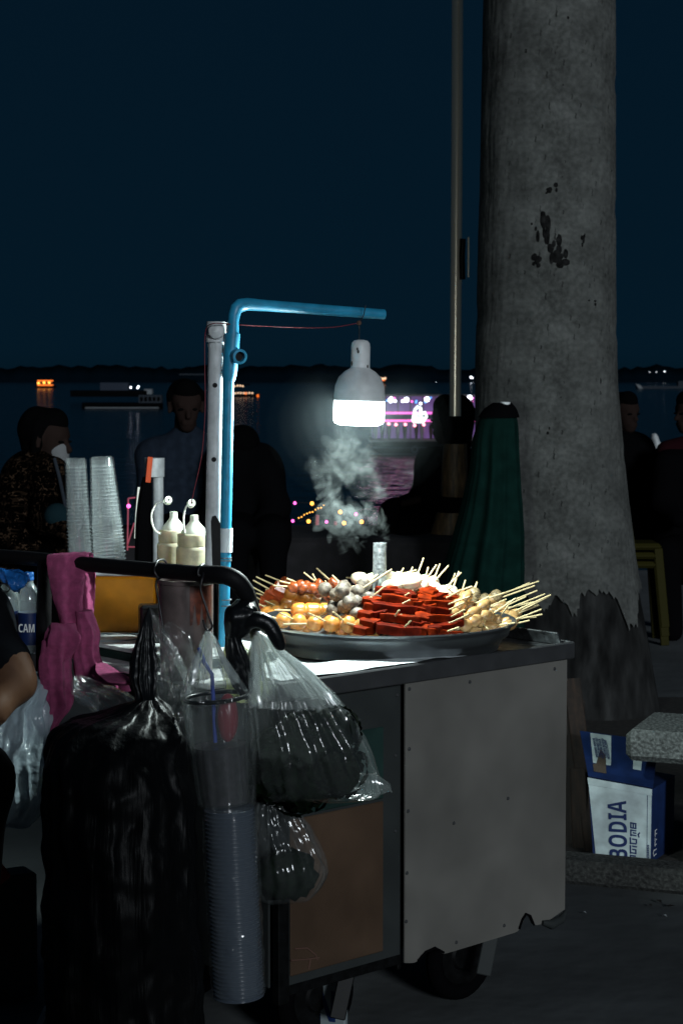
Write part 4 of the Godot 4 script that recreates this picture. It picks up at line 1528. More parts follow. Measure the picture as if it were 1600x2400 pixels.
func build_cart() -> void:
	var u := Vector3(0.743, 0, -0.669)
	cart_at = Transform3D(Basis(u, Vector3.UP, Vector3(0.669, 0, 0.743)), Vector3(-0.133, 0, -3.98))
	cart = thing("food_cart", "grey metal street food cart with riveted side panels and black push handle", "cart", cart_at)
	var mb := MB.new()
	mb.box(cart_at * Transform3D(Basis(), Vector3(0.455, 0.834, -0.325)), Vector3(0.93, 0.008, 0.668), 0.002)
	part(cart, "worktop", mb, M.top_steel)
	# edge strips
	for e in [[Vector3(0.455, 0.8305, 0.009), Vector3(0.934, 0.041, 0.012)], [Vector3(0.455, 0.8305, -0.664), Vector3(0.934, 0.041, 0.01)], [Vector3(-0.011, 0.8305, -0.3275), Vector3(0.01, 0.041, 0.66)], [Vector3(0.921, 0.8305, -0.3275), Vector3(0.01, 0.041, 0.66)]]:
		mb = MB.new()
		mb.box(cart_at * Transform3D(Basis(), e[0]), e[1], 0.003)
		part(cart, "top_edge", mb, M.edge_steel)
	# upturned lip at the far right corner
	mb = MB.new()
	mb.box(cart_at * Transform3D(Basis(Vector3(0, 0, 1), 0.5), Vector3(0.905, 0.856, -0.33)), Vector3(0.004, 0.035, 0.62), 0.001)
	part(cart, "lip", mb, M.top_steel)
	# right side panel, torn along its foot
	mb = MB.new()
	var foot := [[0.366, 0.176], [0.39, 0.171], [0.405, 0.172], [0.418, 0.184], [0.445, 0.190], [0.47, 0.188], [0.483, 0.177], [0.492, 0.171], [0.55, 0.171], [0.62, 0.172], [0.70, 0.173], [0.738, 0.175], [0.747, 0.190], [0.757, 0.207], [0.768, 0.210], [0.78, 0.198], [0.79, 0.182], [0.81, 0.176], [0.84, 0.178], [0.87, 0.186], [0.905, 0.196]]
	var q := PackedVector2Array([Vector2(0.366, 0.808)])
	for r in smooth(foot, 70):
		q.append(Vector2(r[0], r[1]))
	q.append(Vector2(0.905, 0.808))
	mb.prism(q, 0.004, cart_at)
	part(cart, "side_panel", mb, M.panel)
	# flap curled at the foot
	mb = MB.new()
	mb.tube([K(0.82, 0.18, -0.008), K(0.845, 0.172, -0.014), K(0.88, 0.178, -0.014), K(0.903, 0.192, -0.008)], [0.006, 0.012, 0.01, 0.004], 8)
	part(cart, "torn_flap", mb, M.panel_dark)
	mb = MB.new()
	mb.tube([K(0.740, 0.18, -0.006), K(0.750, 0.2, -0.006), K(0.762, 0.213, -0.008), K(0.777, 0.205, -0.008), K(0.792, 0.18, -0.006)], 0.003, 6)
	part(cart, "torn_edge", mb, M.rubber)
	mb = MB.new()
	mb.tube([K(0.405, 0.173, -0.006), K(0.43, 0.189, -0.007), K(0.46, 0.192, -0.006), K(0.488, 0.175, -0.006)], 0.0028, 6)
	part(cart, "torn_edge", mb, M.rubber)
	# left panel: dark sheet, green and orange inlay
	mb = MB.new()
	mb.box(cart_at * Transform3D(Basis(), Vector3(0.19, 0.50, -0.004)), Vector3(0.335, 0.61, 0.006), 0.002)
	part(cart, "side_panel", mb, M.panel_dark)
	mb = MB.new()
	mb.box(cart_at * Transform3D(Basis(), Vector3(0.166, 0.385, 0.0015)), Vector3(0.27, 0.338, 0.005), 0.008)
	part(cart, "orange_board", mb, M.panel_orange)
	mb = MB.new()
	mb.box(cart_at * Transform3D(Basis(), Vector3(0.166, 0.64, 0.0018)), Vector3(0.27, 0.16, 0.005), 0.008)
	part(cart, "green_board", mb, M.panel_green)
	for l in [[[0.04, 0.275], [0.075, 0.27], [0.1, 0.25], [0.105, 0.238]], [[0.03, 0.252], [0.07, 0.246], [0.11, 0.242]], [[0.085, 0.245], [0.08, 0.222]]]:
		mb = MB.new()
		var pts := []
		for w in l:
			pts.append(K(w[0], w[1], -0.005))
		mb.tube(pts, 0.0022, 6)
		part(cart, "scratch_mark", mb, M.rust)
	# posts, frame, other sides
	for e in [[0.012, 0.49, 0.0, 0.03, 0.66, 0.022], [0.36, 0.49, -0.01, 0.011, 0.66, 0.02]]:
		mb = MB.new()
		mb.box(cart_at * Transform3D(Basis(), Vector3(e[0], e[1], e[2] - 0.006)), Vector3(e[3], e[4], e[5]), 0.002)
		part(cart, "post", mb, M.iron)
	mb = MB.new()
	mb.box(cart_at * Transform3D(Basis(), Vector3(-0.003, 0.50, -0.335)), Vector3(0.006, 0.618, 0.62), 0.002)
	part(cart, "end_panel", mb, M.panel_dark)
	mb = MB.new()
	mb.box(cart_at * Transform3D(Basis(), Vector3(0.908, 0.50, -0.335)), Vector3(0.005, 0.618, 0.63), 0.002)
	part(cart, "end_panel", mb, M.panel_dark)
	mb = MB.new()
	mb.box(cart_at * Transform3D(Basis(), Vector3(0.455, 0.50, -0.655)), Vector3(0.9, 0.618, 0.005), 0.002)
	part(cart, "back_panel", mb, M.panel_dark)
	mb = MB.new()
	mb.box(cart_at * Transform3D(Basis(), Vector3(0.455, 0.205, -0.33)), Vector3(0.88, 0.02, 0.6), 0.002)
	part(cart, "floor_board", mb, M.iron)
	mb = MB.new()
	mb.box(cart_at * Transform3D(Basis(), Vector3(0.18, 0.188, -0.012)), Vector3(0.36, 0.03, 0.02), 0.002)
	part(cart, "bottom_rail", mb, M.iron)
	# rivets
	mb = MB.new()
	mb.lathe([Vector2(0.0001, 0.003), Vector2(0.003, 0.0024), Vector2(0.0045, 0.0)], 10)
	var rivet := mb.mesh(M.edge_steel)
	for r in [[0.378, 0.795], [0.345, 0.785], [0.378, 0.66], [0.375, 0.52], [0.372, 0.38], [0.34, 0.65], [0.34, 0.48], [0.86, 0.79], [0.57, 0.79], [0.7, 0.5], [0.52, 0.47], [0.69, 0.198], [0.53, 0.19], [0.37, 0.27]]:
		inst(cart, "rivet", rivet, Transform3D(Basis(Vector3.RIGHT, PI / 2), Vector3(r[0], r[1], 0.0042 if r[0] > 0.366 else 0.0)))
	# wheels and their brackets
	for w in [[0.66, -0.11], [0.66, -0.55], [0.2, -0.11], [0.2, -0.55]]:
		var at := cart_at * Transform3D(Basis(Vector3.RIGHT, PI / 2), Vector3(w[0], 0.108, w[1]))
		mb = MB.new()
		var prof := []
		for i in 13:
			var th := TAU * i / 12
			prof.append(Vector2(0.088 + cos(th) * 0.02, sin(th) * 0.02))
		mb.lathe(prof, 36, at, 60.0)
		var tyre := part(cart, "wheel", mb, M.rubber)
		mb = MB.new()
		mb.lathe([Vector2(0.001, 0.012), Vector2(0.03, 0.012), Vector2(0.035, 0.006), Vector2(0.068, 0.006), Vector2(0.072, 0.012), Vector2(0.072, -0.012), Vector2(0.068, -0.006), Vector2(0.001, -0.006)], 30, at)
		part(tyre, "rim", mb, M.iron)
	for w in [[0.66, -0.05], [0.2, -0.05]]:
		mb = MB.new()
		plank(mb, K(w[0] + 0.02, 0.20, -w[1] - 0.03), K(w[0] - 0.02, 0.085, -w[1] - 0.035), 0.035, 0.005)
		part(cart, "wheel_bracket", mb, M.panel_dark if w[0] > 0.5 else M.iron)
	# push handle
	mb = MB.new()
	var pts := curve3([W(-60, 1300, 4.5), W(60, 1308, 4.36), W(200, 1322, 4.2), W(365, 1336, 4.03), W(480, 1346, 3.92)], 24)
	pts.append_array(curve3([W(505, 1347, 3.9), W(530, 1349, 3.88), W(556, 1362, 3.88), W(578, 1390, 3.9), W(590, 1425, 3.93), W(600, 1470, 3.96), W(612, 1520, 3.99)], 20))
	mb.tube(pts, 0.0165, 16)
	part(cart, "push_handle", mb, M.black_paint)
	mb = MB.new()
	mb.tube([W(106, 1318, 4.3), W(104, 1420, 4.31), W(100, 1700, 4.32)], 0.017, 12)
	part(cart, "handle_upright", mb, M.black_paint)
	# collar where the handle sleeve overlaps
	mb = MB.new()
	mb.tube(curve3([W(470, 1346, 3.928), W(500, 1347, 3.9), W(530, 1349, 3.88), W(556, 1362, 3.88), W(576, 1388, 3.898)], 14), 0.019, 16)
	part(cart, "handle_sleeve", mb, M.black_paint)


# ------------------------------------------------------------------ the tray of skewers
var tray_c := Vector3.ZERO
const RIM_R := 0.305
const RIM_H := 0.905


func heap_y(p: Vector3) -> float:
	var r := Vector2(p.x - tray_c.x, p.z - tray_c.z).length() / 0.285
	return 0.893 + 0.105 * maxf(0.0, 1.0 - r * r)


# where the line of sight through a pixel meets the heaped food
func heap(px: float, py: float) -> Vector3:
	var d := 4.05
	while d < 5.0:
		var p := W(px, py, d)
		if p.y < heap_y(p):
			return p
		d += 0.004
	# above the heap's outline: the nearest point over its crest
	var best := W(px, py, 4.6)
	var gap := 1e9
	d = 4.2
	while d < 4.95:
		var p := W(px, py, d)
		var g := p.y - heap_y(p)
		if g < gap:
			gap = g
			best = p
		d += 0.01
	return best


var protos := {}
const TENS := ["topmost", "second", "third", "fourth", "fifth", "sixth", "seventh", "eighth", "ninth", "tenth", "eleventh", "twelfth", "thirteenth", "fourteenth", "fifteenth", "sixteenth", "seventeenth", "eighteenth", "nineteenth", "twentieth", "twenty-first", "twenty-second", "twenty-third", "twenty-fourth", "twenty-fifth", "twenty-sixth", "twenty-seventh", "twenty-eighth", "twenty-ninth", "lowest"]
const ORD := ["first", "second", "third", "fourth", "fifth", "sixth", "seventh", "eighth", "ninth", "tenth", "eleventh", "twelfth", "thirteenth", "fourteenth"]


# a skewer whose first piece sits at the origin, stick's blunt end at -y
func skewer_proto(kind: String, called: String, category: String, group: String) -> Node3D:
	if protos.has(kind):
		return protos[kind]
	var o := Node3D.new()
	o.name = called
	o.set_meta("category", category)
	o.set_meta("group", group)
	add_child(o)
	var mb := MB.new()
	var n := noise(61, 0.09, 3)
	var m: Material = M[kind] if M.has(kind) else M.slab
	match kind:
		"fish":
			for i in 3:
				mb = MB.new()
				mb.ball(Vector3(0, i * 0.036, 0), Vector3(0.0195, 0.0195, 0.0195), Basis(Vector3.RIGHT, i), 18, 12, n, 0.12)
				part(o, "fish_ball", mb, m)
		"meat":
			for i in 3:
				mb = MB.new()
				mb.ball(Vector3(0, i * 0.033, 0), Vector3(0.0175, 0.0175, 0.0175), Basis(Vector3.RIGHT, i), 18, 12, n, 0.16)
				part(o, "meatball", mb, m)
		"speckled":
			for i in 2:
				mb = MB.new()
				mb.ball(Vector3(0, i * 0.03, 0), Vector3(0.0165, 0.0165, 0.0165), Basis(Vector3.RIGHT, i), 16, 10, n, 0.1)
				part(o, "ball", mb, m)
		"prawn":
			for i in 3:
				mb = MB.new()
				mb.ball(Vector3(0, i * 0.024, 0), Vector3(0.0145, 0.017, 0.0135), Basis(Vector3.RIGHT, 0.4 * i), 14, 10, n, 0.3)
				part(o, "prawn_piece", mb, m)
		"pale":
			for i in 2:
				mb = MB.new()
				mb.ball(Vector3(0, i * 0.046, 0), Vector3(0.0165, 0.026, 0.0165), Basis(), 18, 12, n, 0.08)
				part(o, "white_fish_cake", mb, m)
		"cream":
			for i in 3:
				mb = MB.new()
				mb.ball(Vector3(0, i * 0.036, 0), Vector3(0.0145, 0.0215, 0.0135), Basis(), 16, 10, n, 0.14)
				part(o, "cream_ball", mb, m)
		"flat":
			mb.box(Transform3D(Basis(), Vector3(0, 0.03, 0)), Vector3(0.034, 0.085, 0.013), 0.006)
			part(o, "sausage_strip", mb, m)
		"sausage":
			var lv := []
			for i in 41:
				var t := i / 40.0
				var cap := sqrt(maxf(0.0, 1.0 - pow(absf(t * 2.0 - 1.0), 7.0)))
				var groove := 1.0 - 0.16 * smoothstep(0.75, 1.0, cos(t * TAU * 3.5))
				lv.append({"c": Vector3(0.004 * sin(t * 5.0), -0.01 + t * 0.125, 0), "x": Vector3.RIGHT, "z": Vector3.BACK, "a": 0.0005 + 0.0195 * cap * groove, "b": 0.0005 + 0.0195 * cap * groove, "amp": 0.02, "n": 3.0, "ph": t * 3.0})
			mb.loft(lv, 20)
			part(o, "sausage", mb, m)
	mb = MB.new()
	mb.tube([Vector3(0, -0.062, 0), Vector3(0, 0.1, 0)], 0.0022, 6)
	part(o, "stick", mb, M.stick)
	protos[kind] = o
	return o


var skewers_done := {}


func skewer(kind: String, called: String, category: String, group: String, a: Vector3, out_dir: Vector3, roll: float, label: String, reach := 1.0) -> void:
	var proto := skewer_proto(kind, called, category, group)
	var t := frame(a, -out_dir, Vector3(0, 0, 1))
	t.basis = t.basis * Basis(Vector3.UP, roll)
	var o: Node3D = proto
	if not skewers_done.has(kind):
		skewers_done[kind] = true
		rename_repeat(o, called)
		o.transform = t
		o.set_meta("label", label)
	else:
		o = dup(proto, called, t, label)
	if reach != 1.0:
		var s: Node3D = o.get_node("stick")
		s.transform = Transform3D(Basis().scaled(Vector3(1, reach, 1)), Vector3.ZERO)


# rows of [ax, ay, tx, ty, nearer]; the stick's end is seen at t, this much nearer to the camera than the first piece
func skewer_row(kind: String, called: String, category: String, group: String, rows: Array, phrase: String) -> void:
	for i in rows.size():
		var r: Array = rows[i]
		var a := heap(r[0], r[1])
		var tip := W(r[2], r[3], -a.z - r[4])
		var v := tip - a
		var label := "%s, %s from the left" % [phrase, ORD[i]]
		skewer(kind, called, category, group, a, v.normalized(), rng.randf() * TAU, label, clampf(v.length() / 0.062, 0.7, 2.2))


func slab_piece(px: float, py: float, nearer: float, yaw: float, tilt: float, size: Vector3, m: Material, label: String, stick_px: Array) -> void:
	var a := heap(px, py)
	a.z += nearer
	var o := thing("red_sausage_skewer", label, "skewer", turned(a, yaw, tilt, rng.randf_range(-9, 9)), "red sausage pieces on skewers")
	var mb := MB.new()
	var t := where(o)
	# a thick slice, slightly bowed
	var lv := []
	for i in 9:
		var x := (i / 8.0 - 0.5)
		var end := 1.0 - 0.1 * smoothstep(0.47, 0.5, absf(x))
		lv.append({"c": t * Vector3(x * size.x, 0.0015 * cos(x * 5.0 + size.x * 90.0), 0.004 * sin(x * 9.0 + size.x * 200.0)), "x": t.basis.y, "z": t.basis.z, "a": size.y * 0.5 * end, "b": size.z * 0.5 * end, "amp": 0.0, "n": 2.0, "ph": 0.0})
	var rows := []
	for l in lv:
		var ring := PackedVector3Array()
		for c in [[-1, -0.92], [-0.85, -1], [0.85, -1], [1, -0.92], [1, 0.92], [0.85, 1], [-0.85, 1], [-1, 0.92]]:
			ring.append(l.c + l.x * (l.a * c[0]) + l.z * (l.b * c[1]))
		rows.append(ring)
	mb.grid(rows, true)
	mb.fan(rows[0], true)
	mb.fan(rows[8], false)
	part(o, "red_sausage_piece", mb, m)
	if stick_px.size() == 4:
		mb = MB.new()
		var p := W(stick_px[0], stick_px[1], -a.z - 0.045)
		var q := W(stick_px[2], stick_px[3], -a.z + 0.0)
		mb.tube([p, q], 0.0022, 6)
		part(o, "stick", mb, M.stick)


func tray_of_food() -> void:
	tray_c = K(0.57, 0.0, 0.275)
	var base := Transform3D(Basis(), tray_c)
	var o := thing("round_tray", "wide round steel tray heaped with food skewers on the cart", "tray", Transform3D(Basis(), tray_c + Vector3(0, 0.838, 0)))
	var mb := MB.new()
	mb.lathe([Vector2(0.001, 0.839), Vector2(0.255, 0.839), Vector2(0.268, 0.843), Vector2(0.274, 0.858), Vector2(0.280, 0.868), Vector2(0.292, 0.876), Vector2(0.298, 0.893), Vector2(0.303, 0.9), Vector2(0.310, 0.9025), Vector2(0.3115, 0.906), Vector2(0.309, 0.9095), Vector2(0.302, 0.9085), Vector2(0.295, 0.900), Vector2(0.288, 0.884), Vector2(0.27, 0.874), Vector2(0.001, 0.874)], 96, base, 50.0)
	part(o, "tray_bowl", mb, M.tray_steel)
	mb = MB.new()
	mb.lathe([Vector2(0.262, 0.875), Vector2(0.22, 0.898), Vector2(0.14, 0.93), Vector2(0.06, 0.953), Vector2(0.001, 0.957)], 48, base)
	part(o, "steamer_dome", mb, M.tray_steel)
	# steam pipe in the middle
	var pc := W(888, 1390, -tray_c.z)
	mb = MB.new()
	var pt := frame(Vector3(pc.x, 0.94, tray_c.z), Vector3(0.012, 1, 0))
	mb.lathe([Vector2(0.0165, 0.0), Vector2(0.0165, 0.151), Vector2(0.0145, 0.152), Vector2(0.0145, 0.0)], 28, pt)
	solo("steam_pipe", mb, M.zinc, "short grey metal pipe steaming in the middle of the tray", "pipe")

	skewer_row("fish", "fish_ball_skewer", "skewer", "tan fish ball skewers at the front left", [[636, 1446, 598, 1428, 0.03], [664, 1453, 610, 1440, 0.03], [700, 1458, 655, 1436, 0.03], [738, 1462, 664, 1463, 0.02], [777, 1463, 722, 1437, 0.035], [816, 1464, 780, 1434, 0.035], [846, 1470, 820, 1462, 0.02]], "tan fish ball skewer in the tray's front row")
	skewer_row("sausage", "sausage_skewer", "skewer", "fat tan sausages on skewers", [[690, 1431, 643, 1430, 0.01], [672, 1392, 622, 1382, 0.0], [664, 1412, 600, 1390, 0.0]], "fat scored orange sausage skewer above the fish balls")
	skewer_row("flat", "sausage_strip_skewer", "skewer", "reddish sausage strips on skewers", [[612, 1428, 575, 1408, 0.02], [618, 1410, 580, 1388, 0.02], [628, 1396, 585, 1372, 0.01], [640, 1386, 593, 1360, 0.0], [652, 1376, 600, 1352, 0.0]], "reddish sausage strip on a skewer at the left rim")
	skewer_row("prawn", "prawn_skewer", "skewer", "orange prawn skewers at the back left", [[668, 1366, 622, 1348, -0.02], [690, 1376, 640, 1372, 0.0], [706, 1374, 655, 1362, 0.0], [722, 1376, 672, 1356, -0.01], [750, 1372, 712, 1342, -0.02], [782, 1368, 742, 1332, -0.03], [796, 1372, 760, 1352, -0.02]], "orange prawn skewer behind the tan sausages")
	skewer_row("meat", "meatball_skewer", "skewer", "grey meatball skewers before the steam pipe", [[752, 1382, 735, 1350, 0.0], [788, 1394, 770, 1372, 0.0], [806, 1376, 780, 1350, -0.02], [818, 1406, 860, 1424, 0.02], [838, 1386, 918, 1334, 0.0], [836, 1440, 850, 1462, 0.01], [866, 1404, 902, 1374, 0.02], [852, 1372, 880, 1350, -0.01], [835, 1412, 870, 1400, 0.02]], "grey meatball skewer left of the steam pipe")
	skewer_row("pale", "white_fish_cake_skewer", "skewer", "white fish cake skewers round the steam pipe", [[842, 1356, 812, 1354, -0.03], [906, 1354, 975, 1336, -0.03], [918, 1374, 885, 1380, 0.0], [950, 1372, 982, 1350, 0.0], [972, 1362, 992, 1308, -0.05], [986, 1376, 1022, 1324, -0.04], [1004, 1378, 1050, 1326, -0.04], [1020, 1384, 1018, 1348, -0.05], [1030, 1392, 1080, 1342, -0.03], [1040, 1398, 1106, 1374, 0.0]], "white fish cake skewer behind the red sausages")
	skewer_row("cream", "cream_ball_skewer", "skewer", "cream fish ball skewers at the right", [[1062, 1440, 1045, 1462, 0.03], [1072, 1416, 1112, 1388, 0.0], [1084, 1452, 1050, 1474, 0.03], [1096, 1424, 1145, 1398, 0.0], [1100, 1396, 1115, 1370, -0.03], [1112, 1440, 1160, 1420, 0.0], [1122, 1456, 1138, 1470, 0.03], [1136, 1414, 1254, 1372, 0.0], [1150, 1436, 1232, 1398, 0.0], [1160, 1458, 1190, 1420, 0.02], [1168, 1420, 1258, 1384, 0.0], [1178, 1444, 1290, 1394, 0.0], [1186, 1460, 1268, 1428, 0.0], [1190, 1466, 1240, 1454, 0.0]], "cream fish ball skewer at the tray's right side")
	skewer_row("cream", "cream_ball_skewer", "skewer", "cream fish ball skewers at the right", [[1078, 1398, 1090, 1360, -0.04], [1140, 1448, 1208, 1402, 0.0], [1158, 1432, 1262, 1408, 0.0], [1196, 1454, 1270, 1440, 0.0], [1204, 1440, 1284, 1398, -0.02]], "pale fish ball skewer laid over the cream ones")
	skewer_row("cream", "cream_ball_skewer", "skewer", "cream fish ball skewers at the right", [[1090, 1466, 1062, 1480, 0.03], [1104, 1414, 1180, 1390, 0.0], [1130, 1428, 1186, 1404, 0.01], [1146, 1468, 1206, 1460, 0.01], [1150, 1404, 1240, 1366, -0.02], [1172, 1434, 1276, 1392, 0.0], [1180, 1452, 1256, 1446, 0.0], [1196, 1444, 1262, 1418, -0.01]], "cream fish ball skewer of the lower layer at right")
	skewer_row("fish", "fish_ball_skewer", "skewer", "tan fish ball skewers of the second layer", [[626, 1440, 572, 1424, 0.0], [640, 1424, 582, 1412, 0.0], [650, 1436, 606, 1416, 0.02], [668, 1430, 620, 1408, 0.0]], "tan fish ball skewer of the layer above the front row")
	skewer_row("pale", "white_fish_cake_skewer", "skewer", "white fish cake skewers of the back row", [[930, 1358, 945, 1332, -0.04], [955, 1358, 966, 1330, -0.05], [992, 1366, 1003, 1330, -0.05], [1012, 1370, 1030, 1322, -0.05], [1046, 1390, 1066, 1344, -0.05], [1056, 1394, 1074, 1340, -0.05]], "white fish cake skewer of the back row")
	skewer_row("speckled", "speckled_ball_skewer", "skewer", "speckled balls at the right", [[1110, 1392, 1116, 1368, -0.03], [1162, 1396, 1262, 1362, 0.0]], "speckled ball skewer on top of the cream ones")
	# red slabs
	var k := 0
	for y in [1474, 1448, 1424, 1404, 1388]:
		slab_piece(930 + [2, 8, -8, 6, -4][k], y, 0.014 - 0.002 * k, [6, -9, 11, -4, 14][k], [2, -3, 4, -2, 6][k], Vector3([0.1, 0.09, 0.103, 0.084, 0.088][k], [0.022, 0.019, 0.021, 0.018, 0.017][k], 0.042), M.slab if k % 2 else M.slab_shaded, "wide red sausage piece in the middle stack, %s from the bottom" % ORD[k], [[962, 1455, 940, 1478], [935, 1430, 922, 1450], [940, 1440, 928, 1452], [960, 1406, 924, 1426], [958, 1390, 920, 1416]][k])
		k += 1
	k = 0
	for y in [1476, 1458, 1440, 1424, 1408]:
		slab_piece(858 + k * 5 + (k % 2) * 6, y, 0.0, 62 + 8 * (k % 2), 8, Vector3(0.07, 0.017, 0.034), M.slab, "small red sausage piece at the left of the middle stack, %s from the bottom" % ORD[k], [])
		k += 1
	k = 0
	for y in [1482, 1466, 1448, 1430, 1414, 1398, 1384]:
		slab_piece(1036 - k * 4 + (k % 2) * 5, y, 0.008 - 0.002 * k, 26 + k * 3 + [0, 9, -6, 8, -4, 10, -3][k], [-2, 4, -3, 5, 0, 4, 8][k], Vector3([0.09, 0.1, 0.085, 0.1, 0.09, 0.08, 0.07][k], 0.0165, 0.042), M.slab_shaded if k % 2 else M.slab, "red sausage piece in the right stack, %s from the bottom" % ORD[k], [[1076, 1470, 1036, 1484], [1098, 1440, 1050, 1462], [1090, 1428, 1048, 1450], [1088, 1412, 1042, 1434], [1100, 1398, 1040, 1420], [1078, 1384, 1030, 1410], [1060, 1375, 1022, 1402]][k])
		k += 1
	var loose := [[905, 1382, 24, 0.045], [948, 1396, -30, 0.05], [972, 1416, 50, 0.04], [886, 1436, -22, 0.042], [978, 1462, 35, 0.045], [1008, 1476, -25, 0.05], [1000, 1392, 60, 0.045], [1046, 1400, 15, 0.05], [1060, 1446, -12, 0.048], [868, 1462, -40, 0.04]]
	loose.sort_custom(func(a, b): return a[0] < b[0])
	for q in loose:
		slab_piece(q[0], q[1], 0.014, q[2], rng.randf_range(-8, 16), Vector3(q[3], 0.018, 0.028), M.slab if k % 2 else M.slab_shaded, "loose red sausage chunk on the red stacks, %s from the left" % ORD[k - 7], [])
		k += 1
	k = 0
	for y in [1470, 1446, 1424, 1404, 1390]:
		slab_piece(990 + k * 3, y, 0.004, 70, 10, Vector3(0.06, 0.018, 0.034), M.slab, "narrow red sausage piece between the two stacks, %s from the bottom" % ORD[k], [])
		k += 1


# ------------------------------------------------------------------ pipes and lamp
func lamp_stand() -> void:
	var d := 4.3
	var o := thing("white_pipe", "upright white plastic pipe with two black holes at the cart's end", "pipe", Transform3D(Basis(), W(495, 1546, d)))
	var mb := MB.new()
	mb.tube([W(507, 772, d), W(503, 1060, d), W(496, 1546, d)], PX(19, d), 24)
	part(o, "pipe", mb, M.white_pvc)
	mb = MB.new()
	mb.tube([W(507, 754, d), W(506.5, 802, d)], PX(23.5, d), 24)
	part(o, "pipe_cap", mb, M.white_pvc)
	mb = MB.new()
	var ct := frame(W(507, 776, d - 0.019), Vector3(0.1, 0, 1))
	mb.lathe([Vector2(0.0001, 0.012), Vector2(0.015, 0.011), Vector2(0.0185, 0.006), Vector2(0.019, -0.01)], 24, ct, 60)
	part(o, "round_plug", mb, M.white_pvc)
	for q in [[504, 903], [501.5, 1077]]:
		mb = MB.new()
		mb.lathe([Vector2(0.0001, 0.0006), Vector2(0.0055, 0.0006), Vector2(0.0056, -0.004)], 16, frame(W(q[0], q[1], d - PX(19, d)), Vector3(0, 0, 1)))
		part(o, "hole", mb, M.hole)
	d = 4.28
	o = thing("blue_pipe_stand", "bright blue plastic pipe stand with a long arm over the tray", "pipe stand", Transform3D(Basis(), W(520, 1548, d)))
	mb = MB.new()
	mb.tube([W(536, 850, d), W(531, 1150, d), W(525, 1420, d), W(520, 1548, d)], PX(13.5, d), 24)
	part(o, "upright", mb, M.blue_pvc)
	mb = MB.new()
	mb.tube([W(545, 782, d), W(540, 850, d), W(537.5, 878, d), W(536.5, 893, d)], [PX(18, d), PX(18, d), PX(17.5, d), PX(14, d)], 24)
	part(o, "tee_fitting", mb, M.blue_pvc)
	mb = MB.new()
	var tt := frame(W(563, 836, d - 0.03), Vector3(0.45, -0.1, 1))
	mb.lathe([Vector2(0.0105, -0.06), Vector2(0.0165, -0.03), Vector2(0.0168, 0.0), Vector2(0.0112, 0.0005), Vector2(0.0112, -0.03)], 24, tt)
	part(o, "side_socket", mb, M.blue_pvc)
	mb = MB.new()
	mb.lathe([Vector2(0.0001, -0.012), Vector2(0.0111, -0.012)], 18, tt)
	part(o, "socket_hole", mb, M.hole)
	mb = MB.new()
	var arm := [W(546.5, 790, d), W(547, 755, d), W(549, 738, d), W(553, 724, d + 0.002), W(562, 716, d + 0.01), W(580, 713, d + 0.02), W(620, 716, d + 0.04), W(740, 725, d + 0.1), W(899, 737, d + 0.18)]
	mb.tube(arm, [PX(13.5, d), PX(13, d), PX(14, d), PX(15, d), PX(16, d), PX(15, d), PX(13.5, d), PX(13.0, d), PX(12.6, d)], 24)
	part(o, "arm", mb, M.blue_pvc)
	mb = MB.new()
	mb.tube([W(530.5, 1238, d), W(529.5, 1294, d)], PX(15.5, d), 20)
	part(o, "white_tape", mb, M.white_tape)
	for y in [1306, 1312, 1404, 1418]:
		mb = MB.new()
		mb.tube([W(528, y, d), W(528, y + 2.5, d)], PX(15, d), 20)
		part(o, "wire_tie", mb, M.zinc)
	# the lamp
	d = 4.42
	var c := W(841, 965, d)
	var lamp := thing("hanging_lamp", "large glowing white bulb lamp hanging over the tray from the blue arm", "lamp", Transform3D(Basis(), c))
	var at := Transform3D(Basis(Vector3(0, 0, 1), deg_to_rad(-1.5)), c)
	var s := PX(1.0, d)
	mb = MB.new()
	mb.lathe([Vector2(59 * s, 28 * s), Vector2(60 * s, 20 * s), Vector2(60 * s, -20 * s), Vector2(57 * s, -27 * s), Vector2(46 * s, -32 * s), Vector2(0.0001, -34 * s)], 48, at, 60)
	part(lamp, "glowing_diffuser", mb, M.lamp_glow)
	mb = MB.new()
	mb.lathe([Vector2(59.5 * s, 26 * s), Vector2(59.5 * s, 38 * s), Vector2(57.5 * s, 60 * s), Vector2(50 * s, 80 * s), Vector2(36 * s, 94 * s), Vector2(24 * s, 101 * s), Vector2(20 * s, 108 * s), Vector2(19 * s, 116 * s)], 48, at, 60)
	part(lamp, "lamp_housing", mb, M.lamp_body)
	mb = MB.new()
	mb.lathe([Vector2(22.5 * s, 98 * s), Vector2(22.5 * s, 150 * s), Vector2(21 * s, 160 * s), Vector2(16 * s, 166 * s), Vector2(6 * s, 168 * s), Vector2(0.0001, 168 * s)], 32, at, 50)
	part(lamp, "socket_cap", mb, M.lamp_body)
	for q in [[-6, 140, 3], [-20, 112, 4], [17, 106, 3], [-8, 146, 2.5]]:
		mb = MB.new()
		var ph: float = asin(clampf(q[0] / 22.5, -1, 1))
		mb.ball(at * (Vector3(sin(ph) * 22.2, q[1], cos(ph) * 22.2) * s), Vector3(q[2] * s, q[2] * 1.5 * s, q[2] * s * 0.5), Basis(Vector3.UP, ph), 10, 6)
		part(lamp, "dirt_spot", mb, M.lamp_dirt)
	mb = MB.new()
	mb.tube(curve3([c + Vector3(0, 168 * s, 0), W(842, 770, d), W(840, 762, d), W(845, 752, d), W(852, 738, d - 0.02), W(856, 716, d - 0.02)], 14), 0.0012, 6)
	part(lamp, "hanging_wire", mb, M.wire)
	mb = MB.new()
	mb.ball(W(841, 757, d), Vector3(0.006, 0.006, 0.006), Basis(), 10, 8)
	part(lamp, "wire_knot", mb, M.rust)
	var light := OmniLight3D.new()
	light.name = "lamp_light"
	light.position = c - Vector3(0, 6 * s, 0)
	light.light_color = Color(0.93, 1.0, 0.99)
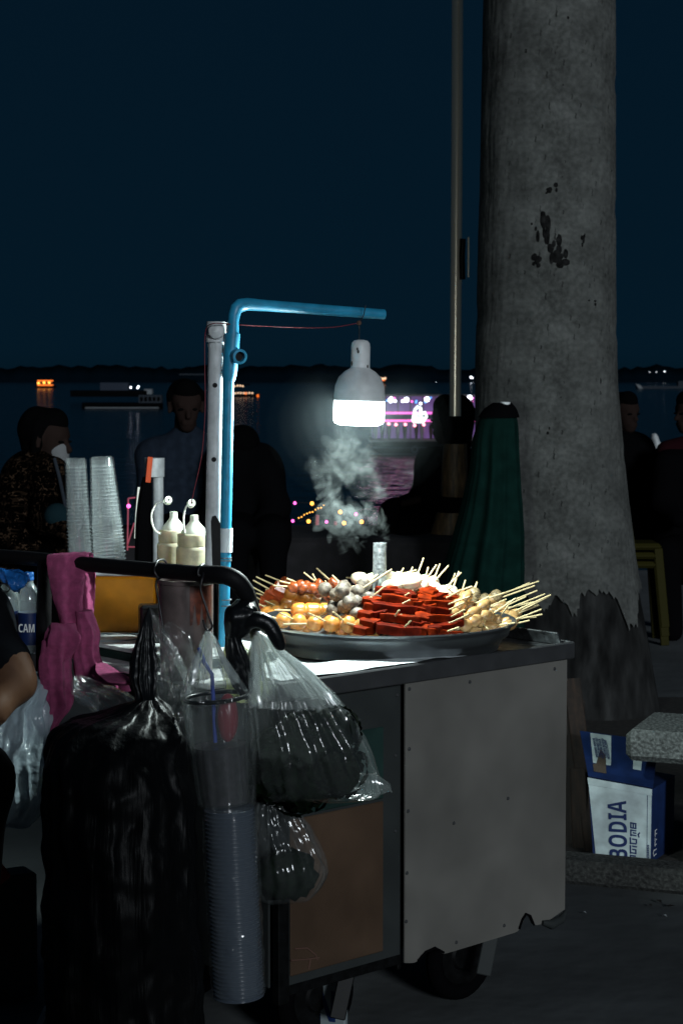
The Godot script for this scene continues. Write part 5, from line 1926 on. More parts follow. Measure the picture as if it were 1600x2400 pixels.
	light.light_energy = 1.35
	light.light_size = 0.045
	light.omni_range = 30
	light.omni_attenuation = 2
	light.shadow_enabled = true
	add_child(light)
	# red wire from the lamp back to the white pipe
	mb = MB.new()
	mb.tube(curve3([W(840, 757, 4.42), W(780, 767, 4.38), W(700, 768, 4.34), W(610, 764, 4.3), W(540, 760, 4.27), W(500, 758, 4.25), W(482, 775, 4.28), W(480, 850, 4.28), W(481, 960, 4.28), W(474, 1060, 4.28), W(462, 1120, 4.28), W(448, 1180, 4.28)], 44), 0.0011, 6)
	solo("red_wire", mb, M.red_wire, "thin dark red wire running from the lamp down beside the white pipe", "wire")


# ------------------------------------------------------------------ on the cart's left end
func things_on_cart() -> void:
	var mb := MB.new()
	# white boards and paper
	mb.box(cart_at * Transform3D(Basis(), Vector3(0.045, 0.846, -0.36)), Vector3(0.35, 0.012, 0.58), 0.003)
	solo("white_board", mb, M.white_board, "lower white board lying flat on the cart's left end", "board")
	mb = MB.new()
	mb.box(cart_at * Transform3D(Basis(), Vector3(0.06, 0.879, -0.43)), Vector3(0.28, 0.009, 0.42), 0.003)
	solo("serving_board", mb, M.white_board, "upper white board resting on a dark tray at the cart's left end", "board")
	mb = MB.new()
	mb.box(cart_at * Transform3D(Basis(), Vector3(0.062, 0.863, -0.43)), Vector3(0.265, 0.021, 0.40), 0.003)
	solo("dark_tray", mb, M.panel_green, "shallow dark green tray between the two white boards", "tray")
	# paper: a thin uneven sheet along the front edge
	var n := noise(71, 6.0, 3)
	var rows := []
	for i in 11:
		var r := PackedVector3Array()
		for j in 37:
			var t := lerpf(0.004, 0.56 - 0.36 * i / 10.0, j / 36.0)
			var s := lerpf(-0.006, 0.15, i / 10.0)
			r.append(K(t, 0.8545 + 0.004 * n.get_noise_2d(t, s * 1.4), s))
		rows.append(r)
	mb = MB.new()
	mb.grid(rows, false)
	solo("paper_sheet", mb, M.paper, "bright white sheet laid along the cart's front edge under the tray", "sheet")
	# the tapering strip of paper that runs on along the front edge
	# orange box with a clear lid, cups stand on it
	var d := 4.5
	var ob := thing("orange_box", "orange plastic box with a pale lid behind the push handle", "box", Transform3D(Basis(), W(285, 1490, d)))
	mb = MB.new()
	var p0 := W(206, 1350, d)
	var p1 := W(368, 1487, d)
	mb.box(Transform3D(Basis(), Vector3((p0.x + p1.x) / 2, (p0.y + p1.y) / 2, -d - 0.07)), Vector3(p1.x - p0.x, p0.y - p1.y, 0.14), 0.008)
	part(ob, "box_body", mb, M.orange_box)
	mb = MB.new()
	mb.box(Transform3D(Basis(), Vector3((p0.x + p1.x) / 2, p0.y + 0.004, -d - 0.07)), Vector3(p1.x - p0.x + 0.008, 0.008, 0.148), 0.003)
	part(ob, "box_lid", mb, M.white_pvc)
	mb = MB.new()
	mb.tube([W(220, 1486, d - 0.02), W(270, 1484, d - 0.03), W(330, 1490, d - 0.03)], 0.0012, 6)
	part(ob, "metal_clasp", mb, M.steel)
	# cups: two stacks, rims downwards
	mb = MB.new()
	mb.lathe([Vector2(0.0318, 0.0026), Vector2(0.0312, 0.024)], 28, Transform3D(), 70)
	var cup_mesh := mb.mesh(M.cup)
	mb = MB.new()
	mb.lathe([Vector2(0.0318, 0.0), Vector2(0.0345, 0.0004), Vector2(0.0350, 0.0014), Vector2(0.0345, 0.0024), Vector2(0.0318, 0.0027)], 28, Transform3D(), 70)
	var rim_mesh := mb.mesh(M.cup_rim)
	for q in [[[190, 1336], [178, 1082], 30, "clear upturned cup in the left stack", "cups in the left stack"], [[259, 1336], [239, 1078], 30, "clear upturned cup in the right stack", "cups in the right stack"]]:
		var a := W(q[0][0], q[0][1], 4.55 if q[2] == 30 else 4.5)
		var b := W(q[1][0], q[1][1], 4.55)
		for i in int(q[2]):
			var t: float = float(i) / 29.0
			var wide: Array = [1.19, 1.09, 0.78] if q[0][0] > 200 else [0.86, 0.82, 0.72]
			var size: float = lerpf(wide[0], wide[1], t / 0.42) if t < 0.42 else lerpf(wide[1] * 0.96, wide[2], (t - 0.42) / 0.58)
			var f := frame(a.lerp(b, t * 0.94), b - a)
			f.basis = f.basis * Basis(Vector3.UP, i * 1.3) * Basis(Vector3.RIGHT, rng.randf_range(-0.02, 0.02))
			f = f.scaled_local(Vector3(size, 1.0, size))
			var cup := thing("plastic_cup", "%s, %s from the top" % [q[3], TENS[29 - i]], "cup", f, q[4])
			inst(cup, "cup_wall", cup_mesh, Transform3D())
			inst(cup, "cup_rim", rim_mesh, Transform3D())
		mb = MB.new()
		var rs := []
		var ps := []
		for i in 9:
			var t := 0.40 + 0.62 * i / 8.0
			ps.append(a.lerp(b, t))
			rs.append((lerpf(0.0388, 0.0285, (t - 0.4) / 0.6) if q[0][0] > 200 else lerpf(0.0292, 0.0262, (t - 0.4) / 0.6)))
		mb.tube(ps, rs, 32, false)
		solo("plastic_sleeve", mb, M.sleeve, "thin clear sleeve round the upper half of the %s cup stack" % ("right" if q[0][0] > 200 else "left"), "sleeve")
	# squeeze bottles
	squeeze_bottle(W(456, 1345, 4.4), 0.0425, 0.92, "cream squeeze bottle with brown drips, in front of the other one")
	squeeze_bottle(W(408, 1335, 4.5), 0.0395, 0.95, "cream squeeze bottle standing at the left behind the other one")
	# tub of sauce
	d = 4.04
	var tub := thing("sauce_tub", "grey brown tub of sauce behind the push handle below the bottles", "tub", Transform3D(Basis(), Vector3(W(437, 1560, d).x, 0.852, -d)))
	var tt := Transform3D(Basis(), Vector3(W(437, 1560, d).x, 0.852, -d))
	mb = MB.new()
	mb.lathe([Vector2(0.0001, 0), Vector2(0.052, 0), Vector2(0.055, 0.006), Vector2(0.058, 0.20), Vector2(0.0605, 0.202), Vector2(0.0605, 0.21), Vector2(0.056, 0.21), Vector2(0.054, 0.01)], 36, tt, 50)
	part(tub, "tub_wall", mb, M.tub)
	mb = MB.new()
	mb.lathe([Vector2(0.0001, 0.165), Vector2(0.056, 0.165)], 32, tt)
	part(tub, "sauce", mb, M.sauce)
	mb = MB.new()
	var drip := []
	for i in 9:
		var pr := PackedVector3Array()
		for j in 12:
			var th := lerpf(0.35, 1.35, j / 11.0)
			var low := 0.20 - (0.03 + 0.06 * absf(sin(j * 2.1))) * i / 8.0
			pr.append(tt * Vector3(cos(th) * 0.0588, low, sin(th) * 0.0588))
		drip.append(pr)
	mb.grid(drip, false)
	part(tub, "sauce_drip", mb, M.sauce)
	# spatula standing by the pipes
	mb = MB.new()
	var blade := PackedVector2Array()
	var bo := W(503, 1270, 4.06)
	for q in [[494, 1222], [497, 1210], [505, 1208], [516, 1226], [517, 1345], [498, 1345]]:
		var p := W(q[0], q[1], 4.06) - bo
		blade.append(Vector2(p.x, p.y))
	mb.prism(blade, 0.003, Transform3D(Basis(Vector3.UP, 0.3), bo))
	var sp := thing("spatula", "dark flat spatula standing up against the white pipe", "spatula", Transform3D(Basis(), bo))
	part(sp, "blade", mb, M.iron)
	mb = MB.new()
	mb.tube([W(507, 1340, 4.06), W(506, 1500, 4.06)], 0.006, 8)
	part(sp, "handle", mb, M.iron)
	# ribbed bowl beside the box
	mb = MB.new()
	var bc := W(262, 1515, 4.42)
	var bowl := thing("ribbed_bowl", "grey ribbed plastic bowl on the white lid below the orange box", "bowl", Transform3D(Basis(), bc))
	rows = []
	for i in 9:
		var t := i / 8.0
		var r := PackedVector3Array()
		for j in 72:
			var th := TAU * j / 72
			var k := 1.0 + 0.045 * (1.0 if j % 3 == 0 else -0.4)
			r.append(bc + Vector3(cos(th) * (0.025 + 0.042 * t) * k, -0.012 + 0.034 * t * t, sin(th) * (0.025 + 0.042 * t) * k))
		rows.append(r)
	mb.grid(rows, true)
	part(bowl, "bowl_wall", mb, M.grey_plastic)
	mb = MB.new()
	var ring := []
	for j in 33:
		ring.append(bc + Vector3(cos(TAU * j / 32) * 0.068, 0.022, sin(TAU * j / 32) * 0.068))
	mb.tube(ring, 0.002, 6, false)
	part(bowl, "bowl_rim", mb, M.grey_plastic)
	# dark box behind the black bag's neck
	mb = MB.new()
	mb.box(turned(W(352, 1462, 4.35), 12), Vector3(0.05, 0.09, 0.05), 0.006)
	solo("black_container", mb, M.lid_black, "small black container in front of the orange box", "container")
	# drinks: bottles in blue shrink film at the far left
	for q in [[22, 4.36, "water bottle with dark blue label at the far left of the cart"], [70, 4.33, "water bottle with the dark blue label reading CAM beside the handle upright"], [-28, 4.36, "water bottle cut off by the left picture edge"]]:
		water_bottle(q[0], q[1], q[2], q[0] == 70)
	mb = MB.new()
	bag(mb, [[20, 1336, 4.3, 22, 0.02, 0.1], [32, 1350, 4.3, 36, 0.04, 0.25], [40, 1366, 4.29, 30, 0.04, 0.25], [44, 1380, 4.29, 12, 0.02, 0.1]], 18, 30, 7, noise(75, 14, 2), 0.012, true)
	solo("blue_film", mb, M.film_blue, "crumpled shiny blue plastic film on top of the water bottles", "film")
	mb = MB.new()
	mb.tube(curve3([W(-5, 1372, 4.22), W(12, 1368, 4.22), W(24, 1378, 4.22), W(15, 1388, 4.22), W(-5, 1380, 4.22)], 20), 0.0015, 6)
	solo("cord_loop", mb, M.wire, "loop of thin black cord hanging before the water bottles", "cord")


func squeeze_bottle(at: Vector3, r: float, top: float, label: String) -> void:
	var base := Vector3(at.x, 0.885, at.z)
	var o := thing("squeeze_bottle", label, "bottle", Transform3D(Basis(), base), "sauce squeeze bottles")
	var t := Transform3D(Basis().scaled(Vector3(1, 0.9, 1)), base)
	var k := r / 0.04
	var mb := MB.new()
	mb.lathe([Vector2(0.0001, 0), Vector2(0.037 * k, 0), Vector2(0.040 * k, 0.004), Vector2(0.040 * k, 0.228), Vector2(0.0385 * k, 0.235), Vector2(0.034 * k, 0.239)], 36, t, 60)
	part(o, "bottle_body", mb, M.bottle)
	mb = MB.new()
	mb.lathe([Vector2(0.034 * k, 0.236), Vector2(0.0365 * k, 0.241), Vector2(0.0365 * k, 0.267), Vector2(0.034 * k, 0.27), Vector2(0.028 * k, 0.2705)], 36, t, 40)
	part(o, "collar", mb, M.bottle)
	mb = MB.new()
	mb.lathe([Vector2(0.029 * k, 0.27), Vector2(0.027 * k, 0.278), Vector2(0.02 * k, 0.287), Vector2(0.013 * k, 0.296), Vector2(0.0095, 0.303), Vector2(0.009, 0.317), Vector2(0.005, 0.318), Vector2(0.0001, 0.318)], 28, t, 60)
	part(o, "nozzle", mb, M.bottle_top)
	# cap on its strap
	var side := -1.0 if k < 0.99 else -0.45
	mb = MB.new()
	mb.tube(curve3([t * Vector3(side * 0.028, 0.26, 0.024), t * Vector3(side * 0.044, 0.275, 0.026), t * Vector3(side * 0.05, 0.31, 0.022), t * Vector3(side * 0.04, 0.338, 0.015), t * Vector3(side * 0.022, 0.346, 0.01)], 18), 0.0022, 8)
	part(o, "cap_strap", mb, M.bottle_top)
	mb = MB.new()
	mb.lathe([Vector2(0.003, 0.005), Vector2(0.0085, 0.0065), Vector2(0.0095, 0.003), Vector2(0.0095, -0.008), Vector2(0.008, -0.009)], 20, frame(t * Vector3(side * 0.012, 0.348, 0.012), Vector3(0.35, 0.4, 0.9)), 50)
	part(o, "cap", mb, M.bottle_top)
	if k >= 0.99:
		mb = MB.new()
		var pts := []
		for i in 13:
			var th := lerpf(1.0, 2.3, i / 12.0)
			pts.append(t * Vector3(cos(th) * 0.0402, 0.226 - 0.02 * absf(sin(i * 0.55)), sin(th) * 0.0402))
		mb.tube(pts, 0.0012, 6)
		part(o, "brown_drip", mb, M.sauce)


func water_bottle(px: float, d: float, label: String, worded: bool) -> void:
	var foot := Vector3(W(px, 1500, d).x, 0.86, -d)
	var o := thing("water_bottle", label, "bottle", Transform3D(Basis(), foot), "water bottles at the left")
	var t := Transform3D(Basis(), foot)
	var mb := MB.new()
	mb.lathe([Vector2(0.0001, 0.0), Vector2(0.022, 0), Vector2(0.025, 0.006), Vector2(0.0255, 0.11), Vector2(0.024, 0.13), Vector2(0.016, 0.152), Vector2(0.01, 0.162), Vector2(0.0095, 0.172)], 28, t, 70)
	part(o, "bottle_body", mb, M.pet)
	mb = MB.new()
	mb.lathe([Vector2(0.0116, 0.168), Vector2(0.0118, 0.184), Vector2(0.0105, 0.186), Vector2(0.0001, 0.186)], 20, t)
	part(o, "cap", mb, M.film_blue)
	mb = MB.new()
	mb.lathe([Vector2(0.0257, 0.022), Vector2(0.0258, 0.095)], 28, t)
	part(o, "paper_label", mb, M.label_blue)
	if worded:
		lettering(o, "CAM", t * Vector3(-0.02, 0.052, 0.0262), Vector3.RIGHT, Vector3.UP, Vector3.BACK, 0.036, 0.019, M.print_white, true, 0.0005)


# ------------------------------------------------------------------ bags, towel, hooks
func hook(p: Array, label: String) -> void:
	var mb := MB.new()
	mb.tube(curve3(p, 36), 0.0024, 8)
	solo("wire_hook", mb, M.wire, label, "hook", "wire hooks on the push handle")


func hanging_bags() -> void:
	var n := noise(81, 5.0, 3)
	var fine := noise(82, 11.0, 3)
	var mb := MB.new()
	# pink towel
	var tw := thing("pink_towel", "pink towel knotted over the push handle", "towel", Transform3D(Basis(), W(165, 1310, 4.24)))
	var rows := []
	# a band of cloth that goes up behind the handle, over it and down to the knot
	var path := [[198, 1462, 4.30, 20], [200, 1410, 4.30, 22], [197, 1350, 4.285, 27], [180, 1312, 4.272, 40], [165, 1299, 4.245, 50], [160, 1304, 4.215, 50], [158, 1340, 4.198, 46], [160, 1400, 4.19, 36], [168, 1450, 4.185, 27], [176, 1490, 4.18, 24]]
	var i := 0
	for r in smooth(path, 60):
		var ring := PackedVector3Array()
		var t := i / 59.0
		for j in 40:
			var th := TAU * j / 40
			var x := cos(th)
			var fold := 0.006 * sin(x * 5.0 + t * 5.0) * smoothstep(0.0, 0.3, absf(t - 0.48) * 1.6)
			ring.append(W(r[0] + x * r[3], r[1] - x * 3.0, r[2]) + Vector3(0, 0, sin(th) * 0.008 + fold) + Vector3(0, 1, 0) * (sin(th) * 0.004 if t > 0.35 and t < 0.6 else 0.0) + Vector3.ONE * 0.004 * n.get_noise_3d(x * 3.0, t * 14.0, sin(th)))
		rows.append(ring)
		i += 1
	mb.grid(rows, true)
	part(tw, "towel_loop", mb, M.towel)
	mb = MB.new()
	bag(mb, [[150, 1462, 4.18, 30, 0.02, 0.1], [160, 1486, 4.17, 46, 0.03, 0.26], [156, 1512, 4.168, 48, 0.03, 0.28], [138, 1545, 4.17, 32, 0.024, 0.24]], 30, 60, 5, n, 0.012, true, 2.2)
	part(tw, "towel_knot", mb, M.towel)
	mb = MB.new()
	bag(mb, [[136, 1500, 4.17, 34, 0.024, 0.1], [130, 1550, 4.165, 40, 0.026, 0.16], [132, 1600, 4.16, 42, 0.028, 0.2], [132, 1650, 4.155, 40, 0.028, 0.32], [118, 1690, 4.15, 24, 0.02, 0.3], [112, 1722, 4.15, 13, 0.012, 0.3]], 60, 80, 5, n, 0.008, true, 1.6)
	part(tw, "towel_end", mb, M.towel)
	mb = MB.new()
	bag(mb, [[198, 1430, 4.185, 18, 0.018, 0.1], [205, 1470, 4.18, 26, 0.022, 0.12], [205, 1530, 4.17, 32, 0.026, 0.28], [216, 1575, 4.16, 42, 0.03, 0.28], [240, 1600, 4.15, 58, 0.03, 0.22], [252, 1618, 4.15, 55, 0.024, 0.14]], 60, 80, 5, n, 0.008, true, 2.0)
	part(tw, "towel_end", mb, M.towel)
	mb = MB.new()
	bag(mb, [[236, 1556, 4.10, 12, 0.02, 0.1], [254, 1576, 4.0, 26, 0.03, 0.14], [276, 1594, 3.93, 32, 0.03, 0.1], [286, 1606, 3.93, 26, 0.012, 0.05]], 20, 36, 4, n, 0.004, true)
	part(tw, "towel_corner", mb, M.towel)

	# wire hooks
	hook([W(372, 1356, 4.0), W(362, 1338, 4.0), W(368, 1316, 4.02), W(384, 1312, 4.06), W(392, 1328, 4.07), W(384, 1350, 4.02), W(366, 1365, 3.99), W(374, 1420, 3.985), W(382, 1470, 3.98), W(384, 1505, 3.98)], "thin black wire hook over the middle of the push handle")
	hook([W(475, 1350, 3.9), W(464, 1346, 3.9), W(468, 1328, 3.905), W(480, 1324, 3.93), W(476, 1350, 3.885), W(470, 1380, 3.88), W(482, 1420, 3.875), W(494, 1455, 3.87), W(497, 1470, 3.87), W(488, 1478, 3.87), W(480, 1468, 3.87), W(476, 1452, 3.87)], "black wire hook near the handle's bend carrying the drink bag")

	# big black rubbish bag with a twisted neck
	var bb := thing("rubbish_bag", "large shiny black rubbish bag hanging in front at the left", "bag", Transform3D(Basis(), W(290, 2400, 3.72)))
	mb = MB.new()
	bag(mb, [[352, 1640, 3.86, 26, 0.03, 0.3], [330, 1660, 3.84, 70, 0.05, 0.2], [290, 1690, 3.8, 130, 0.08, 0.1], [272, 1740, 3.77, 162, 0.1, 0.06], [272, 1830, 3.75, 172, 0.12, 0.045], [280, 1980, 3.73, 182, 0.13, 0.04], [285, 2150, 3.72, 186, 0.13, 0.04], [292, 2320, 3.72, 188, 0.13, 0.04], [300, 2480, 3.72, 176, 0.12, 0.04], [300, 2560, 3.72, 120, 0.08, 0.04]], 130, 150, 11, n, 0.016, true, 1.3)
	part(bb, "bag_body", mb, M.bag_black)
	mb = MB.new()
	bag(mb, [[347, 1424, 3.92, 2, 0.003, 0.0], [345, 1460, 3.91, 13, 0.012, 0.2], [342, 1520, 3.9, 26, 0.02, 0.3], [338, 1580, 3.885, 34, 0.026, 0.3], [344, 1630, 3.87, 28, 0.026, 0.32], [352, 1655, 3.85, 36, 0.04, 0.3]], 60, 60, 7, fine, 0.006)
	part(bb, "bag_neck", mb, M.bag_black_small)

	# clear bags round the first hook
	mb = MB.new()
	bag(mb, [[348, 1422, 3.93, 2, 0.003, 0.0], [358, 1460, 3.93, 16, 0.02, 0.3], [372, 1520, 3.93, 40, 0.04, 0.36], [384, 1600, 3.92, 62, 0.055, 0.3], [390, 1680, 3.92, 66, 0.055, 0.24], [395, 1740, 3.92, 52, 0.04, 0.2]], 70, 80, 9, fine, 0.014, false, 1.2)
	solo("clear_bag", mb, M.bag_clear, "empty clear plastic bag hanging behind the black bag's neck", "bag")
	mb = MB.new()
	bag(mb, [[402, 1458, 3.98, 6, 0.008, 0.2], [412, 1478, 3.98, 24, 0.018, 0.3], [425, 1520, 3.98, 38, 0.03, 0.36], [436, 1580, 3.98, 42, 0.035, 0.3], [430, 1640, 3.98, 34, 0.03, 0.3]], 50, 60, 7, fine, 0.016, false, 1.2)
	solo("clear_bag", mb, M.bag_clear, "small crumpled clear bag between the wire hooks", "bag")
	mb = MB.new()
	bag(mb, [[188, 1586, 4.0, 12, 0.01, 0.2], [206, 1606, 3.98, 34, 0.03, 0.3], [246, 1630, 3.95, 66, 0.045, 0.3], [262, 1650, 3.93, 66, 0.045, 0.3], [270, 1668, 3.92, 46, 0.03, 0.2]], 40, 60, 8, fine, 0.016, false, 1.2)
	solo("clear_wrap", mb, M.bag_clear, "crumpled clear plastic wrap on top of the black bag below the towel", "plastic wrap")

	# drink in a clear bag
	var d := 3.84
	var drink := thing("takeaway_drink", "takeaway drink cup with black lid rim and blue straw in the hanging clear bag", "drink", Transform3D(Basis(), W(528, 1885, d)))
	var ct := frame(W(527, 1882, d), W(506, 1634, d) - W(527, 1882, d))
	var ch := (W(506, 1634, d) - W(527, 1882, d)).length()
	mb = MB.new()
	mb.lathe([Vector2(0.0001, 0), Vector2(0.049, 0.0), Vector2(0.051, 0.006), Vector2(0.0615, ch)], 40, ct, 50)
	part(drink, "cup_wall", mb, M.cup)
	mb = MB.new()
	mb.lathe([Vector2(0.0001, 0.004), Vector2(0.0475, 0.004), Vector2(0.054, ch * 0.55), Vector2(0.0001, ch * 0.55)], 32, ct, 50)
	part(drink, "drink", mb, M.drink)
	mb = MB.new()
	mb.ball(ct * Vector3(0.02, ch * 0.8, 0.0), Vector3(0.022, 0.05, 0.02))
	part(drink, "red_syrup", mb, M.drink_red)
	mb = MB.new()
	ring_tube(mb, ct * Transform3D(Basis(), Vector3(0, ch, 0)), 0.0625, 0.0045)
	part(drink, "lid_rim", mb, M.lid_black)
	mb = MB.new()
	mb.tube([W(466, 1518, d + 0.01), W(480, 1555, d + 0.01), W(497, 1580, d + 0.01), W(500, 1640, d + 0.01), W(505, 1740, d + 0.01)], 0.0042, 10)
	part(drink, "blue_straw", mb, M.straw_blue)
	mb = MB.new()
	bag(mb, [[487, 1476, 3.87, 5, 0.006, 0.1], [488, 1500, 3.865, 18, 0.018, 0.26], [495, 1560, 3.85, 46, 0.04, 0.2], [505, 1625, d, 80, 0.07, 0.09], [510, 1660, d, 80, 0.07, 0.06], [522, 1780, d, 78, 0.068, 0.07], [530, 1880, d, 70, 0.06, 0.08], [530, 1896, d, 50, 0.045, 0.1]], 80, 96, 12, fine, 0.006, false)
	var dbag := solo("drink_bag", mb, M.bag_clear, "clear plastic bag on the wire hook round the takeaway drink", "bag")
	mb = MB.new()
	bag(mb, [[487, 1477, 3.87, 4, 0.005, 0.1], [488, 1500, 3.865, 16, 0.016, 0.3], [494, 1555, 3.85, 40, 0.036, 0.3], [500, 1598, 3.845, 60, 0.054, 0.2]], 50, 100, 17, fine, 0.004)
	part(dbag, "gathered_film", mb, M.bag_gathered)
	mb = MB.new()
	bag(mb, [[537, 1490, 4.02, 14, 0.012, 0.1], [560, 1530, 4.0, 40, 0.03, 0.2], [575, 1580, 3.99, 48, 0.035, 0.2], [570, 1640, 3.98, 44, 0.03, 0.2]], 30, 40, 7, fine, 0.008, true)
	solo("yellow_bag", mb, M.bag_yellow, "pale yellow-green plastic bag behind the black knot", "bag")

	# clear bag of greens
	d = 3.9
	var greens := thing("greens_bag", "full clear plastic bag of dark green leaves hanging from the handle's bend", "bag", Transform3D(Basis(), W(720, 1880, d)))
	mb = MB.new()
	bag(mb, [[604, 1478, 3.93, 6, 0.008, 0.05], [612, 1500, 3.92, 24, 0.02, 0.22], [640, 1550, 3.91, 60, 0.045, 0.2], [676, 1620, d, 100, 0.075, 0.14], [708, 1700, d, 128, 0.095, 0.09], [732, 1780, d, 146, 0.1, 0.06], [748, 1840, d, 150, 0.085, 0.06], [752, 1868, d, 140, 0.05, 0.06], [752, 1880, d, 110, 0.012, 0.04]], 100, 130, 15, fine, 0.007, false, 0.8)
	part(greens, "clear_film", mb, M.bag_clear)
	mb = MB.new()
	bag(mb, [[606, 1480, 3.93, 5, 0.007, 0.1], [614, 1502, 3.92, 22, 0.018, 0.34], [642, 1550, 3.91, 57, 0.042, 0.3], [672, 1608, d, 90, 0.066, 0.22], [690, 1650, d, 106, 0.078, 0.16]], 60, 140, 21, fine, 0.004, false, 0.8)
	part(greens, "gathered_film", mb, M.bag_gathered)
	mb = MB.new()
	bag(mb, [[608, 1482, 3.93, 4, 0.006, 0.1], [616, 1504, 3.92, 18, 0.016, 0.34], [640, 1548, 3.91, 48, 0.036, 0.34], [662, 1590, d, 74, 0.054, 0.26]], 50, 120, 17, fine, 0.004, false, 0.8)
	part(greens, "gathered_film", mb, M.bag_gathered)
	mb = MB.new()
	var corner := []
	for q in [[840, 1846, 3.9, 0.03], [880, 1840, 3.9, 0.024], [914, 1846, 3.9, 0.008], [918, 1856, 3.9, 0.002]]:
		var pr := PackedVector3Array()
		for j in 12:
			var th := TAU * j / 12
			pr.append(W(q[0], q[1], q[2]) + Vector3(0, cos(th) * q[3], sin(th) * q[3] * 0.5))
		corner.append(pr)
	mb.grid(corner, true)
	part(greens, "sealed_corner", mb, M.bag_clear)
	var leaves := MB.new()
	var r2 := RandomNumberGenerator.new()
	r2.seed = 9
	var cores := [[650, 1770, 0.055, 80], [720, 1740, 0.07, 90], [775, 1720, 0.06, 80], [700, 1830, 0.07, 80], [790, 1800, 0.06, 80], [640, 1830, 0.05, 50]]
	for q in cores:
		var c := W(q[0], q[1], d)
		leaves.ball(c, Vector3(q[2], q[2], 0.05) * 0.86, Basis(), 18, 12, fine, 0.4)
		for k in q[3]:
			var v := Vector3(r2.randfn(), r2.randfn(), r2.randfn()).normalized()
			var p := c + v * Vector3(q[2], q[2], 0.052)
			var tl := v.cross(Vector3(r2.randf() - 0.5, r2.randf() - 0.5, r2.randf() - 0.5)).normalized() * r2.randf_range(0.008, 0.02)
			var tw2 := v.cross(tl).normalized() * tl.length() * 0.55
			leaves.quad(p - tl, p - tw2 + v * 0.006, p + tl, p + tw2 + v * 0.006)
	var lo := part(greens, "leaves", leaves, M.leaf)
	lo.set_meta("kind", "stuff")

	# black carrier bag knotted on the handle's end
	var kb := thing("black_carrier_bag", "black plastic carrier bag knotted round the bend of the push handle", "bag", Transform3D(Basis(), W(570, 1440, 3.9)))
	mb = MB.new()
	bag(mb, [[572, 1408, 3.9, 22, 0.02, 0.1], [566, 1424, 3.885, 38, 0.03, 0.16], [566, 1450, 3.88, 42, 0.034, 0.16], [560, 1480, 3.885, 34, 0.028, 0.16], [556, 1492, 3.89, 24, 0.02, 0.1]], 26, 40, 6, fine, 0.012, true)
	part(kb, "knot", mb, M.bag_black_small)
	mb = MB.new()
	bag(mb, [[548, 1470, 3.885, 16, 0.014, 0.2], [552, 1510, 3.88, 20, 0.014, 0.24], [560, 1560, 3.88, 24, 0.014, 0.24], [570, 1610, 3.88, 22, 0.012, 0.2], [574, 1640, 3.885, 8, 0.006, 0.1]], 26, 36, 5, fine, 0.01, true)
	part(kb, "hanging_strip", mb, M.bag_black_small)
	mb = MB.new()
	bag(mb, [[538, 1480, 3.9, 8, 0.008, 0.1], [534, 1520, 3.9, 8, 0.008, 0.2], [534, 1556, 3.9, 3, 0.004, 0.1]], 14, 16, 3, fine, 0.006, true)
	part(kb, "hanging_strip", mb, M.bag_black_small)
	mb = MB.new()
	mb.tube(curve3([W(575, 1462, 3.87), W(600, 1452, 3.865), W(628, 1462, 3.865), W(645, 1488, 3.865), W(655, 1512, 3.87), W(654, 1524, 3.87)], 22), [0.016, 0.016, 0.016, 0.0165, 0.017, 0.017, 0.017, 0.017, 0.017, 0.0165, 0.016, 0.0155, 0.015, 0.015, 0.0145, 0.014, 0.0135, 0.013, 0.012, 0.011, 0.009, 0.004], 14)
	part(kb, "handle_loop", mb, M.bag_black_small)

	# sleeve of cup lids hanging below
	d = 3.8
	var a := W(537, 1892, d)
	var b := W(560, 2335, d)
	var roll := thing("lid_sleeve", "long clear sleeve filled with a column of stacked plastic lids", "sleeve", Transform3D(Basis(), b))
	var rt := frame(b, a - b)
	var len := (a - b).length()
	mb = MB.new()
	var prof := [Vector2(0.0001, 0.0)]
	var y := 0.0
	while y < len:
		prof.append(Vector2(0.049, y))
		prof.append(Vector2(0.0515, y + 0.002))
		prof.append(Vector2(0.0515, y + 0.0035))
		prof.append(Vector2(0.0475, y + 0.0045))
		y += 0.0085
	prof.append(Vector2(0.0001, len))
	mb.lathe(prof, 40, rt, 80)
	part(roll, "lid_column", mb, mat("lid_plastic", Color(0.085, 0.105, 0.135), 0.22, 0.0, {"coat": 0.5}))
	mb = MB.new()
	var lv := []
	for k in 70:
		var t := k / 69.0
		var e := smoothstep(0.0, 0.05, t) * (1.0 - 0.25 * smoothstep(0.95, 1.0, t))
		lv.append({"c": b.lerp(a, t * 1.03 - 0.02), "x": rt.basis.x, "z": rt.basis.z, "a": 0.03 + 0.026 * e, "b": 0.03 + 0.026 * e, "amp": 0.03, "n": 7.0, "ph": t * 2.0})
	mb.loft(lv, 70, fine, 0.005, false, 2.0)
	part(roll, "clear_film", mb, M.bag_clear)
	# lower clear bag behind it
	d = 3.92
	var low := thing("dim_bag", "clear plastic bag with a little dark green inside hanging low beside the lid sleeve", "bag", Transform3D(Basis(), W(670, 2100, d)))
	mb = MB.new()
	bag(mb, [[640, 1880, d, 40, 0.03, 0.2], [655, 1930, d, 66, 0.045, 0.2], [672, 1990, d, 86, 0.06, 0.16], [680, 2040, d, 90, 0.06, 0.12], [676, 2080, d, 80, 0.05, 0.12], [668, 2110, d, 58, 0.03, 0.1], [664, 2120, d, 30, 0.01, 0.1]], 60, 70, 10, fine, 0.009)
	part(low, "clear_film", mb, M.bag_clear)
	mb = MB.new()
	mb.ball(W(672, 2050, d), Vector3(0.062, 0.05, 0.04), Basis(), 18, 12, fine, 0.4)
	part(low, "greens", mb, M.leaf)

	# pale blue bag at the left edge
	mb = MB.new()
